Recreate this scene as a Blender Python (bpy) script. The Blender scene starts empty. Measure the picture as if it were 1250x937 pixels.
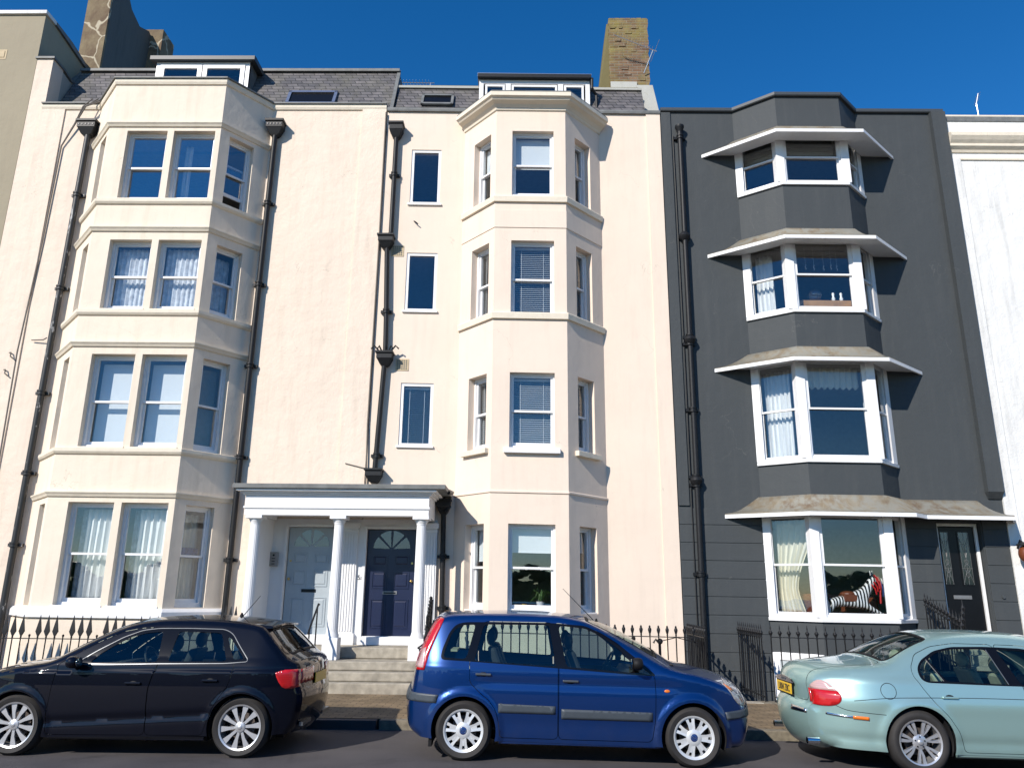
import bpy, bmesh, math, random
import numpy as np
from mathutils import Vector, Matrix
from mathutils.geometry import delaunay_2d_cdt
random.seed(7)
SC = bpy.context.scene
COL = SC.collection
R_ = math.radians

# ---------------------------------------------------------------- camera
FPX = 939.0
def make_camera():
    P, RO, YW = R_(15.15), R_(0.58), R_(1.1)
    f = Vector((-math.sin(YW)*math.cos(P), math.cos(YW)*math.cos(P), math.sin(P)))
    r0 = f.cross(Vector((0, 0, 1))).normalized(); u0 = r0.cross(f)
    r = math.cos(RO)*r0 + math.sin(RO)*u0
    u = math.cos(RO)*u0 - math.sin(RO)*r0
    cd = bpy.data.cameras.new('camera'); cam = bpy.data.objects.new('camera', cd); COL.objects.link(cam)
    m = Matrix(((r.x, u.x, -f.x, 0), (r.y, u.y, -f.y, 0), (r.z, u.z, -f.z, 0), (0, 0, 0, 1)))
    m.translation = Vector((0, 0, 1.75))
    cam.matrix_world = m
    cd.sensor_width = 36; cd.lens = FPX/1250*36; cd.clip_end = 2000; cd.clip_start = .05
    SC.camera = cam
make_camera()

# ---------------------------------------------------------------- sky, sun, exposure
SUN = Vector((.74, 1.0, -.79)).normalized()          # the way the light travels
world = bpy.data.worlds.new('World'); SC.world = world; world.use_nodes = True
wn = world.node_tree.nodes; wl = world.node_tree.links
sky = wn.new('ShaderNodeTexSky'); sky.sky_type = 'NISHITA'; sky.sun_disc = False
sky.sun_elevation = math.asin(-SUN.z)
sky.sun_rotation = math.atan2(-SUN.x, -SUN.y) % (2*math.pi)
sky.altitude = 300; sky.air_density = 1.0; sky.dust_density = 0.0; sky.ozone_density = 4.5
hs = wn.new('ShaderNodeHueSaturation'); hs.inputs['Saturation'].default_value = 1.30; hs.inputs['Hue'].default_value = .5035
wl.new(sky.outputs[0], hs.inputs['Color'])
wl.new(hs.outputs[0], wn['Background'].inputs['Color'])
wn['Background'].inputs['Strength'].default_value = 0.122
sd = bpy.data.lights.new('sun', 'SUN'); sd.energy = 4.6; sd.angle = R_(.5); sd.color = (1.0, .93, .84)
so = bpy.data.objects.new('sun', sd); COL.objects.link(so); so.rotation_euler = SUN.to_track_quat('-Z', 'Y').to_euler()
so.location = (-20, -30, 30)
SC.view_settings.view_transform = 'Standard'; SC.view_settings.look = 'None'
SC.view_settings.exposure = 0.32; SC.view_settings.gamma = 1.0
SC.render.engine = 'CYCLES'
SC.cycles.max_bounces = 8; SC.cycles.transparent_max_bounces = 24; SC.cycles.caustics_reflective = False; SC.cycles.caustics_refractive = False

# ---------------------------------------------------------------- materials
class NT:
    def __init__(s, name):
        s.m = bpy.data.materials.new(name); s.m.use_nodes = True
        s.n = s.m.node_tree.nodes; s.l = s.m.node_tree.links
        s.b = s.n['Principled BSDF']; s.out = s.n['Material Output']
    def new(s, t, **k):
        x = s.n.new(t)
        for a, b in k.items(): setattr(x, a, b)
        return x
    def link(s, a, b): s.l.new(a, b)
    def coord(s, scale=(1, 1, 1), kind='Object'):
        t = s.new('ShaderNodeTexCoord'); mp = s.new('ShaderNodeMapping'); mp.inputs['Scale'].default_value = scale
        s.link(t.outputs[kind], mp.inputs['Vector']); return mp.outputs[0]
    def noise(s, scale, detail=4, vec=None, rough=.55, dist=0):
        x = s.new('ShaderNodeTexNoise'); x.inputs['Scale'].default_value = scale; x.inputs['Detail'].default_value = detail
        x.inputs['Roughness'].default_value = rough; x.inputs['Distortion'].default_value = dist
        if vec is not None: s.link(vec, x.inputs['Vector'])
        return x.outputs['Fac']
    def ramp(s, fac, a, b, ca=(0, 0, 0), cb=(1, 1, 1), extra=()):
        x = s.new('ShaderNodeValToRGB'); e = x.color_ramp.elements
        e[0].position = a; e[0].color = (*ca, 1); e[1].position = b; e[1].color = (*cb, 1)
        for p, c in extra:
            k = e.new(p); k.color = (*c, 1)
        s.link(fac, x.inputs[0]); return x.outputs[0]
    def mix(s, fac, a, b, mode='MIX'):
        x = s.new('ShaderNodeMix', data_type='RGBA', blend_type=mode)
        for v, i in ((fac, 0), (a, 6), (b, 7)):
            if hasattr(v, 'is_output'): s.link(v, x.inputs[i])
            else: x.inputs[i].default_value = v if i == 0 else (*v, 1)
        return x.outputs[2]
    def math(s, op, a, b=0.0):
        x = s.new('ShaderNodeMath', operation=op)
        for v, i in ((a, 0), (b, 1)):
            if hasattr(v, 'is_output'): s.link(v, x.inputs[i])
            else: x.inputs[i].default_value = v
        return x.outputs[0]
    def bump(s, h, strength=.3, dist=.01):
        x = s.new('ShaderNodeBump'); x.inputs['Strength'].default_value = strength; x.inputs['Distance'].default_value = dist
        s.link(h, x.inputs['Height']); s.link(x.outputs[0], s.b.inputs['Normal']); return x
    def setc(s, c):
        if hasattr(c, 'is_output'): s.link(c, s.b.inputs['Base Color'])
        else: s.b.inputs['Base Color'].default_value = (*c, 1)
MATS = {}
def plain(name, col, rough=.5, metal=0, coat=0, var=.12, nscale=12, bump=0, spec=.5):
    t = NT(name)
    n = t.noise(nscale, 4, t.coord())
    t.setc(t.mix(t.ramp(n, .3, .75), tuple(c*(1-var) for c in col), tuple(min(1, c*(1+var*.6)) for c in col)))
    t.b.inputs['Roughness'].default_value = rough; t.b.inputs['Metallic'].default_value = metal
    t.b.inputs['Coat Weight'].default_value = coat; t.b.inputs['Coat Roughness'].default_value = .03
    t.b.inputs['Specular IOR Level'].default_value = spec
    if bump: t.bump(t.noise(nscale*4, 5, t.coord()), bump, .004)
    MATS[name] = t.m; return t.m
def stucco(name, col, dirt, grime=.5, rough=.78, bump=.35):
    """painted render: slightly uneven trowelling, hairline cracks, faint rain streaks"""
    t = NT(name); v = t.coord()
    big = t.ramp(t.noise(.55, 5, v, .6), .35, .7)
    c = t.mix(big, tuple(x*.93 for x in col), col)
    st = t.noise(2.2, 5, t.coord((2.4, 2.4, .22)), .65)
    c = t.mix(t.math('MULTIPLY', t.ramp(st, .50, .78), .34*grime), c, dirt)
    sp = t.ramp(t.noise(9, 6, v, .7), .66, .8)
    c = t.mix(t.math('MULTIPLY', sp, .35*grime), c, dirt)
    vo = t.new('ShaderNodeTexVoronoi', feature='DISTANCE_TO_EDGE'); vo.inputs['Scale'].default_value = .55
    dv = t.new('ShaderNodeVectorMath', operation='ADD'); nn = t.new('ShaderNodeTexNoise'); nn.inputs['Scale'].default_value = 1.7; nn.inputs['Detail'].default_value = 6
    t.link(v, nn.inputs['Vector']); t.link(v, dv.inputs[0]); t.link(nn.outputs['Color'], dv.inputs[1]); t.link(dv.outputs[0], vo.inputs['Vector'])
    cr = t.math('MULTIPLY', t.math('LESS_THAN', vo.outputs['Distance'], .0016), t.math('GREATER_THAN', t.noise(.8, 2, v), .56))
    c = t.mix(t.math('MULTIPLY', cr, .45), c, dirt)
    t.setc(c)
    t.b.inputs['Roughness'].default_value = rough; t.b.inputs['Specular IOR Level'].default_value = .35
    h = t.math('ADD', t.math('MULTIPLY', t.noise(2.6, 5, v, .6), 2.2), t.math('MULTIPLY', t.noise(22, 6, v, .7), .35))
    t.bump(h, bump, .02)
    MATS[name] = t.m; return t.m
def brickmat(name, c1, c2, mortar, w, h, off=.5, msize=.012, moss=None, rough=.85, mossamt=.5):
    t = NT(name)
    tc = t.new('ShaderNodeTexCoord'); sx = t.new('ShaderNodeSeparateXYZ'); t.link(tc.outputs['Object'], sx.inputs[0])
    cb = t.new('ShaderNodeCombineXYZ'); t.link(t.math('ADD', sx.outputs[0], t.math('MULTIPLY', sx.outputs[1], 1.0)), cb.inputs[0]); t.link(sx.outputs[2], cb.inputs[1])
    b = t.new('ShaderNodeTexBrick'); b.offset = off
    b.inputs['Color1'].default_value = (*c1, 1); b.inputs['Color2'].default_value = (*c2, 1); b.inputs['Mortar'].default_value = (*mortar, 1)
    b.inputs['Scale'].default_value = 1; b.inputs['Mortar Size'].default_value = msize; b.inputs['Brick Width'].default_value = w; b.inputs['Row Height'].default_value = h
    b.inputs['Bias'].default_value = 0; b.inputs['Mortar Smooth'].default_value = .3
    t.link(cb.outputs[0], b.inputs['Vector'])
    c = b.outputs['Color']; v = t.coord()
    c = t.mix(t.ramp(t.noise(6, 5, v), .3, .7), t.mix(1.0, c, (.6, .6, .6), 'MULTIPLY'), c)
    if moss: c = t.mix(t.math('MULTIPLY', t.ramp(t.noise(1.6, 7, v, .7), .5-.15*mossamt, .72), mossamt*1.6), c, moss)
    t.setc(c); t.b.inputs['Roughness'].default_value = rough
    t.bump(t.math('SUBTRACT', t.math('MULTIPLY', t.noise(30, 4, v), .3), b.outputs['Fac']), .8, .012)
    MATS[name] = t.m; return t.m

stucco('cream_render', (.78, .655, .535), (.42, .36, .28), .95, bump=.6)
stucco('ivory_render', (.79, .685, .555), (.45, .39, .28), .9)
stucco('cream_render_smooth', (.78, .655, .54), (.45, .38, .31), .6, bump=.2)
stucco('stone_cream', (.76, .68, .55), (.40, .35, .27), .6)
stucco('beige_render', (.33, .285, .20), (.25, .21, .15), 1.0)
stucco('white_render', (.76, .755, .73), (.36, .35, .32), 1.6, bump=.6)
stucco('portico_white', (.80, .80, .80), (.5, .5, .48), .3, bump=.12)
stucco('charcoal_render', (.054, .061, .065), (.12, .12, .115), .45, rough=.7, bump=.3)
plain('white_paint', (.80, .80, .80), .35, var=.04)
plain('charcoal_trim', (.055, .062, .067), .5, var=.1)
plain('lead', (.16, .165, .16), .6, var=.3, nscale=6, bump=.3)
plain('black_iron', (.012, .013, .015), .5, var=.4, nscale=30, bump=.25, spec=.3)
plain('black_gloss', (.006, .006, .007), .3, var=.2, spec=.3)
plain('step_stone', (.36, .325, .26), .85, var=.35, nscale=7, bump=.5)
plain('brass', (.6, .42, .15), .3, metal=1)
plain('chrome', (.75, .75, .75), .08, metal=1, var=.02)
plain('steel_plate', (.30, .29, .28), .4, metal=.6)
plain('tile_vent', (.55, .44, .28), .8)
plain('wood', (.45, .25, .10), .45, var=.3, nscale=5)
plain('sofa_leather', (.16, .045, .018), .4)
plain('room_plaster', (.42, .40, .37), .9)
plain('cable_grey', (.16, .14, .12), .8)
plain('glazed_white', (.8, .8, .78), .2)
plain('green_leaf', (.06, .13, .03), .45, var=.3)
plain('yellow_pot', (.7, .45, .04), .5)
plain('terracotta', (.45, .14, .07), .8)
plain('aluminium', (.6, .6, .62), .3, metal=.9)
plain('navy_paint', (.005, .011, .045), .4, var=.08, coat=.08)
plain('greyblue_paint', (.38, .43, .46), .4, var=.05)
plain('cotton_cream', (.72, .68, .56), .9, var=.06)
plain('cotton_white', (.80, .80, .78), .9, var=.05)
plain('blue_cloth', (.03, .07, .22), .9, var=.6, nscale=25)
plain('lace', (.78, .80, .84), .9, var=.35, nscale=9)
plain('blind_white', (.74, .77, .78), .7, var=.03)
plain('blind_slat', (.40, .43, .45), .5, var=.03)
plain('roman_blind', (.25, .24, .20), .9)
plain('awning_lead', (.24, .20, .15), .7, var=.35, nscale=5, bump=.4)
brickmat('slate', (.10, .095, .10), (.18, .165, .165), (.03, .03, .03), .26, .115, msize=.01, moss=(.16, .15, .09), mossamt=.25, rough=.6)
brickmat('old_brick', (.17, .085, .045), (.25, .15, .085), (.24, .20, .15), .23, .078, moss=(.26, .225, .05), mossamt=.52)
def rubble():
    t = NT('patched_stone'); v = t.coord((1, 1, .8))
    vo = t.new('ShaderNodeTexVoronoi', feature='DISTANCE_TO_EDGE'); vo.inputs['Scale'].default_value = 1.35; vo.inputs['Randomness'].default_value = .9
    nn = t.new('ShaderNodeTexNoise'); nn.inputs['Scale'].default_value = 2.5; dv = t.new('ShaderNodeVectorMath', operation='MULTIPLY_ADD'); t.link(v, nn.inputs['Vector'])
    dv.inputs[1].default_value = (.35, .35, .35); t.link(nn.outputs['Color'], dv.inputs[0]); t.link(v, dv.inputs[2]); t.link(dv.outputs[0], vo.inputs['Vector'])
    base = t.mix(t.ramp(t.noise(2.5, 6, v), .35, .7), (.13, .085, .05), (.24, .19, .11))
    t.setc(t.mix(t.ramp(vo.outputs['Distance'], .012, .03), (.46, .40, .29), base)); t.b.inputs['Roughness'].default_value = .9
    t.bump(t.math('ADD', t.noise(14, 6, v), vo.outputs['Distance']), .7, .02); MATS['patched_stone'] = t.m
rubble()
stucco('mossy_cement', (.15, .125, .05), (.16, .13, .06), 1.2)
stucco('chimney_dark', (.12, .12, .11), (.05, .05, .05), 1.2)
stucco('cement_skirt', (.42, .42, .38), (.30, .28, .20), 1.0)

def lead_awning():
    t = NT('rusty_lead'); v = t.coord((1, 1, .6))
    n = t.noise(2.2, 7, v, .68, .6)
    t.setc(t.mix(t.ramp(t.noise(7, 5, v), .4, .6), t.ramp(n, .3, .75, (.13, .085, .055), (.34, .33, .28), extra=((.48, (.22, .18, .12)),)), (.25, .24, .20)))
    t.b.inputs['Roughness'].default_value = .8; t.bump(t.noise(9, 6, v), .5, .01); MATS['awning_lead'] = t.m
lead_awning()

def glass_mat(name, tint, refl=1.5, base=.02, rough=0.0):
    t = NT(name); t.n.remove(t.b)
    tr = t.new('ShaderNodeBsdfTransparent'); tr.inputs[0].default_value = (*tint, 1)
    gl = t.new('ShaderNodeBsdfGlossy'); gl.inputs['Roughness'].default_value = rough; gl.inputs['Color'].default_value = (1, 1, 1, 1)
    ge = t.new('ShaderNodeNewGeometry'); dp = t.new('ShaderNodeVectorMath', operation='DOT_PRODUCT'); t.link(ge.outputs['Incoming'], dp.inputs[0]); t.link(ge.outputs['Normal'], dp.inputs[1])
    c = t.math('POWER', t.math('SUBTRACT', 1.0, t.math('ABSOLUTE', dp.outputs['Value'])), 5.0)       # Schlick, the same from both faces
    f = t.math('MINIMUM', t.math('ADD', t.math('MULTIPLY', c, refl), base), .95)
    mx = t.new('ShaderNodeMixShader'); t.link(f, mx.inputs[0]); t.link(tr.outputs[0], mx.inputs[1]); t.link(gl.outputs[0], mx.inputs[2])
    bp = t.new('ShaderNodeBump'); bp.inputs['Strength'].default_value = .06; bp.inputs['Distance'].default_value = .02
    t.link(t.noise(1.1, 2, t.coord()), bp.inputs['Height']); t.link(bp.outputs[0], gl.inputs['Normal'])
    t.link(mx.outputs[0], t.out.inputs[0]); MATS[name] = t.m
glass_mat('window_glass', (.93, .95, .96), .7, .065)
glass_mat('old_glass', (.93, .95, .96), .7, .17)
glass_mat('car_glass', (.62, .74, .72), .8, .06)
glass_mat('clear_bowl', (.9, .92, .94), .8, .10)
glass_mat('frosted_glass', (.28, .31, .33), .8, .10, .15)

def asphalt():
    t = NT('asphalt'); v = t.coord()
    c = t.mix(t.ramp(t.noise(1.2, 5, v), .3, .7), (.055, .050, .053), (.085, .078, .079))
    c = t.mix(t.ramp(t.noise(240, 2, v), .62, .72), c, (.14, .13, .13))
    c = t.mix(t.ramp(t.noise(9, 6, v, .7), .68, .74), c, (.11, .10, .09))
    c = t.mix(t.math('MULTIPLY', t.ramp(t.noise(.7, 7, v, .75, 1.2), .55, .62), .5), c, (.036, .034, .036))
    c = t.mix(t.ramp(t.noise(55, 3, v, .6), .74, .76), c, (.30, .28, .25))
    t.setc(c); t.b.inputs['Roughness'].default_value = .8
    t.bump(t.noise(170, 3, v), .6, .006); MATS['asphalt'] = t.m
asphalt()
def paving():
    t = NT('paving'); v = t.coord()
    b = t.new('ShaderNodeTexBrick'); b.inputs['Color1'].default_value = (.21, .15, .08, 1); b.inputs['Color2'].default_value = (.29, .21, .12, 1)
    b.inputs['Mortar'].default_value = (.07, .055, .04, 1); b.inputs['Scale'].default_value = 1; b.inputs['Brick Width'].default_value = .22; b.inputs['Row Height'].default_value = .11
    b.inputs['Mortar Size'].default_value = .006; t.link(v, b.inputs['Vector'])
    c = t.mix(t.ramp(t.noise(3, 6, v), .35, .7), t.mix(1.0, b.outputs['Color'], (.6, .6, .6), 'MULTIPLY'), b.outputs['Color'])
    t.setc(c); t.b.inputs['Roughness'].default_value = .85
    t.bump(t.math('SUBTRACT', t.math('MULTIPLY', t.noise(60, 3, v), .4), b.outputs['Fac']), .6, .008); MATS['paving'] = t.m
paving()
plain('kerb_stone', (.20, .175, .13), .85, var=.4, nscale=14, bump=.6)
plain('shingle', (.50, .43, .33), .9, var=.4, nscale=3)
plain('earth', (.10, .09, .07), .9)
def sea():
    t = NT('sea_water'); t.setc((.01, .035, .05)); t.b.inputs['Roughness'].default_value = .12
    t.bump(t.noise(.6, 6, t.coord()), .8, .3); MATS['sea_water'] = t.m
sea()

# ---------------------------------------------------------------- mesh building
SH = [0.0, 0.0, -1e9]           # fall of the street: slope, x where it is zero, x it starts at
def fall(x): return -SH[0]*(max(x, SH[2])-SH[1])
ROOT = {}
class MB:
    def __init__(s): s.v = []; s.f = []; s.T = None
    def add(s, vs, fs):
        o = len(s.v)
        s.v += [tuple(s.T(*p)) if s.T else tuple(p) for p in vs]
        s.f += [tuple(i+o for i in f) for f in fs]
    def quad(s, a, b, c, d): s.add([a, b, c, d], [(0, 1, 2, 3)])
    def box(s, x0, x1, y0, y1, z0, z1):
        s.add([(x0, y0, z0), (x1, y0, z0), (x1, y1, z0), (x0, y1, z0), (x0, y0, z1), (x1, y0, z1), (x1, y1, z1), (x0, y1, z1)],
              [(0, 3, 2, 1), (4, 5, 6, 7), (0, 1, 5, 4), (1, 2, 6, 5), (2, 3, 7, 6), (3, 0, 4, 7)])
    def ring(s, x0, x1, z0, z1, y0, y1, w, wb=None):
        wb = w if wb is None else wb
        s.box(x0, x0+w, y0, y1, z0, z1); s.box(x1-w, x1, y0, y1, z0, z1)
        s.box(x0+w, x1-w, y0, y1, z0, z0+wb); s.box(x0+w, x1-w, y0, y1, z1-w, z1)
    def loft(s, rings, closed=True, cap=True):
        n = len(rings[0]); vs = [p for r in rings for p in r]; fs = []
        for i in range(len(rings)-1):
            for j in range(n if closed else n-1):
                k = (j+1) % n
                fs.append((i*n+j, i*n+k, (i+1)*n+k, (i+1)*n+j))
        if cap and closed: fs.append(tuple(range(n-1, -1, -1))); fs.append(tuple((len(rings)-1)*n+j for j in range(n)))
        s.add(vs, fs)
    def tube(s, pts, r, n=8, cap=True):
        pts = [Vector(p) for p in pts]; rs = r if isinstance(r, (list, tuple)) else [r]*len(pts)
        rings = []; up = None
        for i, p in enumerate(pts):
            d = (pts[min(i+1, len(pts)-1)]-pts[max(i-1, 0)]).normalized()
            if up is None: up = Vector((0, 0, 1)) if abs(d.z) < .9 else Vector((1, 0, 0))
            a = d.cross(up).normalized(); b = a.cross(d).normalized(); up = b
            rings.append([tuple(p+rs[i]*(math.cos(t)*a+math.sin(t)*b)) for t in [2*math.pi*k/n for k in range(n)]])
        s.loft(rings, cap=cap)
    def lathe(s, prof, c, axis='z', n=24, flute=0, nf=16, cap=True):
        rings = []
        for r, h in prof:
            ring = []
            for k in range(n):
                t = 2*math.pi*k/n
                rr = r*(1-flute*(.5-.5*math.cos(t*nf))) if flute else r
                a, b = rr*math.cos(t), rr*math.sin(t)
                ring.append({'z': (c[0]+a, c[1]+b, c[2]+h), 'y': (c[0]+a, c[1]+h, c[2]-b), 'x': (c[0]+h, c[1]+a, c[2]+b)}[axis])
            rings.append(ring)
        s.loft(rings, cap=cap)
    def sphere(s, c, r, n=12, m=8, sc=(1, 1, 1)):
        rings = []
        for i in range(m+1):
            ph = math.pi*(i/m)*.998+.003
            rings.append([(c[0]+sc[0]*r*math.sin(ph)*math.cos(2*math.pi*k/n), c[1]+sc[1]*r*math.sin(ph)*math.sin(2*math.pi*k/n), c[2]-sc[2]*r*math.cos(ph)) for k in range(n)])
        s.loft(rings)
    def prism(s, poly, y0, y1, plane='xz'):
        f = {'xz': lambda a, b, h: (a, h, b), 'yz': lambda a, b, h: (h, a, b), 'xy': lambda a, b, h: (a, b, h)}[plane]
        s.loft([[f(a, b, y0) for a, b in poly], [f(a, b, y1) for a, b in poly]])
    def build(s, name, mat, parent=None, smooth=False, bevel=0, local=False, angle=40, solid=0):
        off = Vector((0, 0, 0)) if (local or parent is None) else ROOT.get(parent.name, Vector((0, 0, 0)))
        me = bpy.data.meshes.new(name)
        vs = s.v if local else [(x-off.x, y-off.y, z+fall(x)-off.z) for x, y, z in s.v]
        me.from_pydata(vs, [], s.f)
        bm = bmesh.new(); bm.from_mesh(me)
        bmesh.ops.remove_doubles(bm, verts=bm.verts, dist=1e-5)
        bmesh.ops.recalc_face_normals(bm, faces=bm.faces)
        bm.to_mesh(me); bm.free()
        me.materials.append(MATS[mat] if isinstance(mat, str) else mat)
        if smooth:
            me.shade_smooth(); me.set_sharp_from_angle(angle=R_(angle))
        o = bpy.data.objects.new(name, me); COL.objects.link(o)
        if parent is not None:
            o.parent = parent; ROOT[o.name] = off
        if bevel:
            b = o.modifiers.new('bevel', 'BEVEL'); b.width = bevel; b.segments = 2; b.limit_method = 'ANGLE'; b.angle_limit = R_(50)
        if solid:
            b = o.modifiers.new('solid', 'SOLIDIFY'); b.thickness = solid; b.offset = 0
        return o
def tag(o, label=None, cat=None, group=None, kind=None):
    if label: o['label'] = label
    if cat: o['category'] = cat
    if group: o['group'] = group
    if kind: o['kind'] = kind
    return o
def empty(name, loc, label=None, cat=None, group=None):
    o = bpy.data.objects.new(name, None); COL.objects.link(o); o.location = loc; o.empty_display_size = .2
    ROOT[o.name] = Vector(loc); return tag(o, label, cat, group)
def copy_tree(o, parent=None):
    c = o.copy(); COL.objects.link(c)
    if parent is not None: c.parent = parent
    ROOT[c.name] = ROOT.get(o.name, Vector((0, 0, 0)))
    for ch in list(o.children): copy_tree(ch, c)
    return c

# ---------------------------------------------------------------- walls along a footprint
def offset_pts(P, d):
    """P: open 2D polyline running left to right seen from the street; d>0 moves it towards the street"""
    P = [Vector(p) for p in P]; out = []
    for i, p in enumerate(P):
        ns = []
        if i > 0: e = (P[i]-P[i-1]).normalized(); ns.append(Vector((e.y, -e.x)))
        if i < len(P)-1: e = (P[i+1]-P[i]).normalized(); ns.append(Vector((e.y, -e.x)))
        if len(ns) == 1: out.append(p+ns[0]*d)
        else:
            m = (ns[0]+ns[1]).normalized(); out.append(p+m*(d/max(.3, m.dot(ns[0]))))
    return out
def wall(mb, P, z0, z1, ops={}, t=.3):
    B = offset_pts(P, -t); P = [Vector(p) for p in P]
    for i in range(len(P)-1):
        L = (P[i+1]-P[i]).length; d = (P[i+1]-P[i])/L; n = Vector((d.y, -d.x))
        oo = ops.get(i, [])
        us = sorted({0, L, *[o[0] for o in oo], *[o[1] for o in oo]}); zs = sorted({z0, z1, *[o[2] for o in oo], *[o[3] for o in oo]})
        def F(u, z): q = P[i]+d*u; return (q.x, q.y, z)
        def K(u, z):
            q = B[i] if u == 0 else B[i+1] if u == L else P[i]+d*u-n*t
            return (q.x, q.y, z)
        for a in range(len(us)-1):
            for b in range(len(zs)-1):
                um, zm = (us[a]+us[a+1])/2, (zs[b]+zs[b+1])/2
                if any(o[0] < um < o[1] and o[2] < zm < o[3] for o in oo): continue
                A = (us[a], zs[b]), (us[a+1], zs[b]), (us[a+1], zs[b+1]), (us[a], zs[b+1])
                mb.quad(*[F(*q) for q in A]); mb.quad(*[K(*q) for q in A[::-1]])
                if b == len(zs)-2: mb.quad(F(*A[3]), F(*A[2]), K(*A[2]), K(*A[3]))
                if b == 0: mb.quad(F(*A[0]), F(*A[1]), K(*A[1]), K(*A[0]))
        for u0, u1, za, zb in oo:
            for (a, b) in (((u0, za), (u1, za)), ((u1, za), (u1, zb)), ((u1, zb), (u0, zb)), ((u0, zb), (u0, za))):
                mb.quad(F(*a), F(*b), K(*b), K(*a))
    for k, i in ((0, 0), (-1, len(P)-1)):
        mb.quad((P[i].x, P[i].y, z0), (B[i].x, B[i].y, z0), (B[i].x, B[i].y, z1), (P[i].x, P[i].y, z1))
def course(P, prof, name, mat, parent, smooth=False):
    """string course or coping: profile [(outward, z)] swept along the footprint"""
    mb = MB(); rings = []
    offs = [offset_pts(P, n) for n, z in prof]
    for i in range(len(P)): rings.append([(offs[k][i].x, offs[k][i].y, prof[k][1]) for k in range(len(prof))])
    mb.loft(rings); return mb.build(name, mat, parent, smooth=smooth)
def frame_of(P, i):
    p = Vector(P[i]); d = (Vector(P[i+1])-p).normalized(); n = Vector((-d.y, d.x))
    return lambda u, dep, z: (p.x+d.x*u+n.x*dep, p.y+d.y*u+n.y*dep, z)

def sash_window(house, T, u0, u1, z0, z1, d=.12, split=.5, fw=.055, mat='white_paint', upper_open=0, lower_open=0, glass='window_glass'):
    m = MB(); m.T = T
    m.ring(u0, u1, z0, z1, d, d+.13, fw, fw+.03)
    w = m.build('window', mat, house)
    zs = z0+(z1-z0)*split; a, b = u0+fw, u1-fw; zb, zt = z0+fw+.03, z1-fw
    for nm, lo, hi, y, sft in (('upper', zs-.02, zt, d+.025, -upper_open), ('lower', zb, zs+.02, d+.072, lower_open)):
        s = MB(); s.T = T; s.ring(a+.002, b-.002, lo+sft, hi+sft, y, y+.04, .04, .07 if nm == 'lower' else .04); s.build('sash', mat, w)
        g = MB(); g.T = T; g.box(a+.035, b-.035, y+.016, y+.022, lo+sft+.035, hi+sft-.035); g.build('pane', glass, w)
    return w
def sill(w, T, u0, u1, z, dep=.0, out=.06, h=.07, mat='stone_cream', depth=.2):
    m = MB(); m.T = T; m.box(u0, u1, -out, dep+depth, z-h, z); return m.build('sill', mat, w, bevel=.008)

# ---------------------------------------------------------------- window dressings
def sheet(T, u0, u1, z0, z1, dep, folds, amp, name, mat, label, cat='curtain', group=None, gather=0, tie=None, swag=0, thick=.004):
    m = MB(); m.T = T; nu = max(16, folds*8); nz = 14; vs = []; ph = random.random()*6
    for j in range(nz+1):
        t = j/nz; z = z1+(z0-z1)*t
        w = 1.0
        if tie: w = 1-tie*math.sin(min(1, t/.75)*math.pi/2)**2 if t < .75 else 1-tie*(1-.35*(t-.75)/.25)
        for i in range(nu+1):
            s = i/nu; u = u0+(u1-u0)*s*w
            a = amp*(math.sin(s*folds*2*math.pi+ph+.6*math.sin(t*3))+.35*math.sin(s*folds*4.3*math.pi+2*ph+t*2))
            zz = z - (swag*(.5-.5*math.cos(s*folds*2*math.pi)) if j == nz else 0)
            vs.append((u, dep+a, zz))
    fs = [(j*(nu+1)+i, j*(nu+1)+i+1, (j+1)*(nu+1)+i+1, (j+1)*(nu+1)+i) for j in range(nz) for i in range(nu)]
    m.add(vs, fs); o = m.build(name, mat, None, smooth=True, angle=80, solid=thick)
    return tag(o, label, cat, group)
def venetian(T, u0, u1, z0, z1, dep, label, group=None, pitch=.042, mat='blind_slat', tilt=.8):
    r = empty('venetian_blind', T((u0+u1)/2, dep, z1), label, 'blind', group)
    m = MB(); m.T = T; z = z1-.05; w = .017
    while z > z0:
        dz = tilt*w; m.add([(u0, dep-w, z-dz), (u1, dep-w, z-dz), (u1, dep+w, z+dz), (u0, dep+w, z+dz),
                            (u0, dep-w, z-dz-.002), (u1, dep-w, z-dz-.002), (u1, dep+w, z+dz-.002), (u0, dep+w, z+dz-.002)],
                           [(0, 1, 2, 3), (7, 6, 5, 4), (0, 4, 5, 1), (2, 6, 7, 3), (1, 5, 6, 2), (0, 3, 7, 4)]); z -= pitch
    m.build('slats', mat, r)
    m = MB(); m.T = T; m.box(u0, u1, dep-.025, dep+.025, z1-.04, z1); m.build('head_rail', 'blind_white', r)
    m = MB(); m.T = T
    for u in (u0+(u1-u0)*.2, u0+(u1-u0)*.8): m.box(u-.003, u+.003, dep-.022, dep-.019, z0, z1)
    m.build('ladder_cord', 'blind_white', r); return r
def roller(T, u0, u1, z0, z1, dep, label, mat='blind_white', group=None):
    r = empty('roller_blind', T((u0+u1)/2, dep, z1), label, 'blind', group)
    m = MB(); m.T = T; m.box(u0, u1, dep, dep+.004, z0+.02, z1); m.build('fabric', mat, r)
    m = MB(); m.T = T; m.box(u0, u1, dep-.006, dep+.01, z0, z0+.022); m.build('bottom_bar', 'blind_white', r); return r

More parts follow.
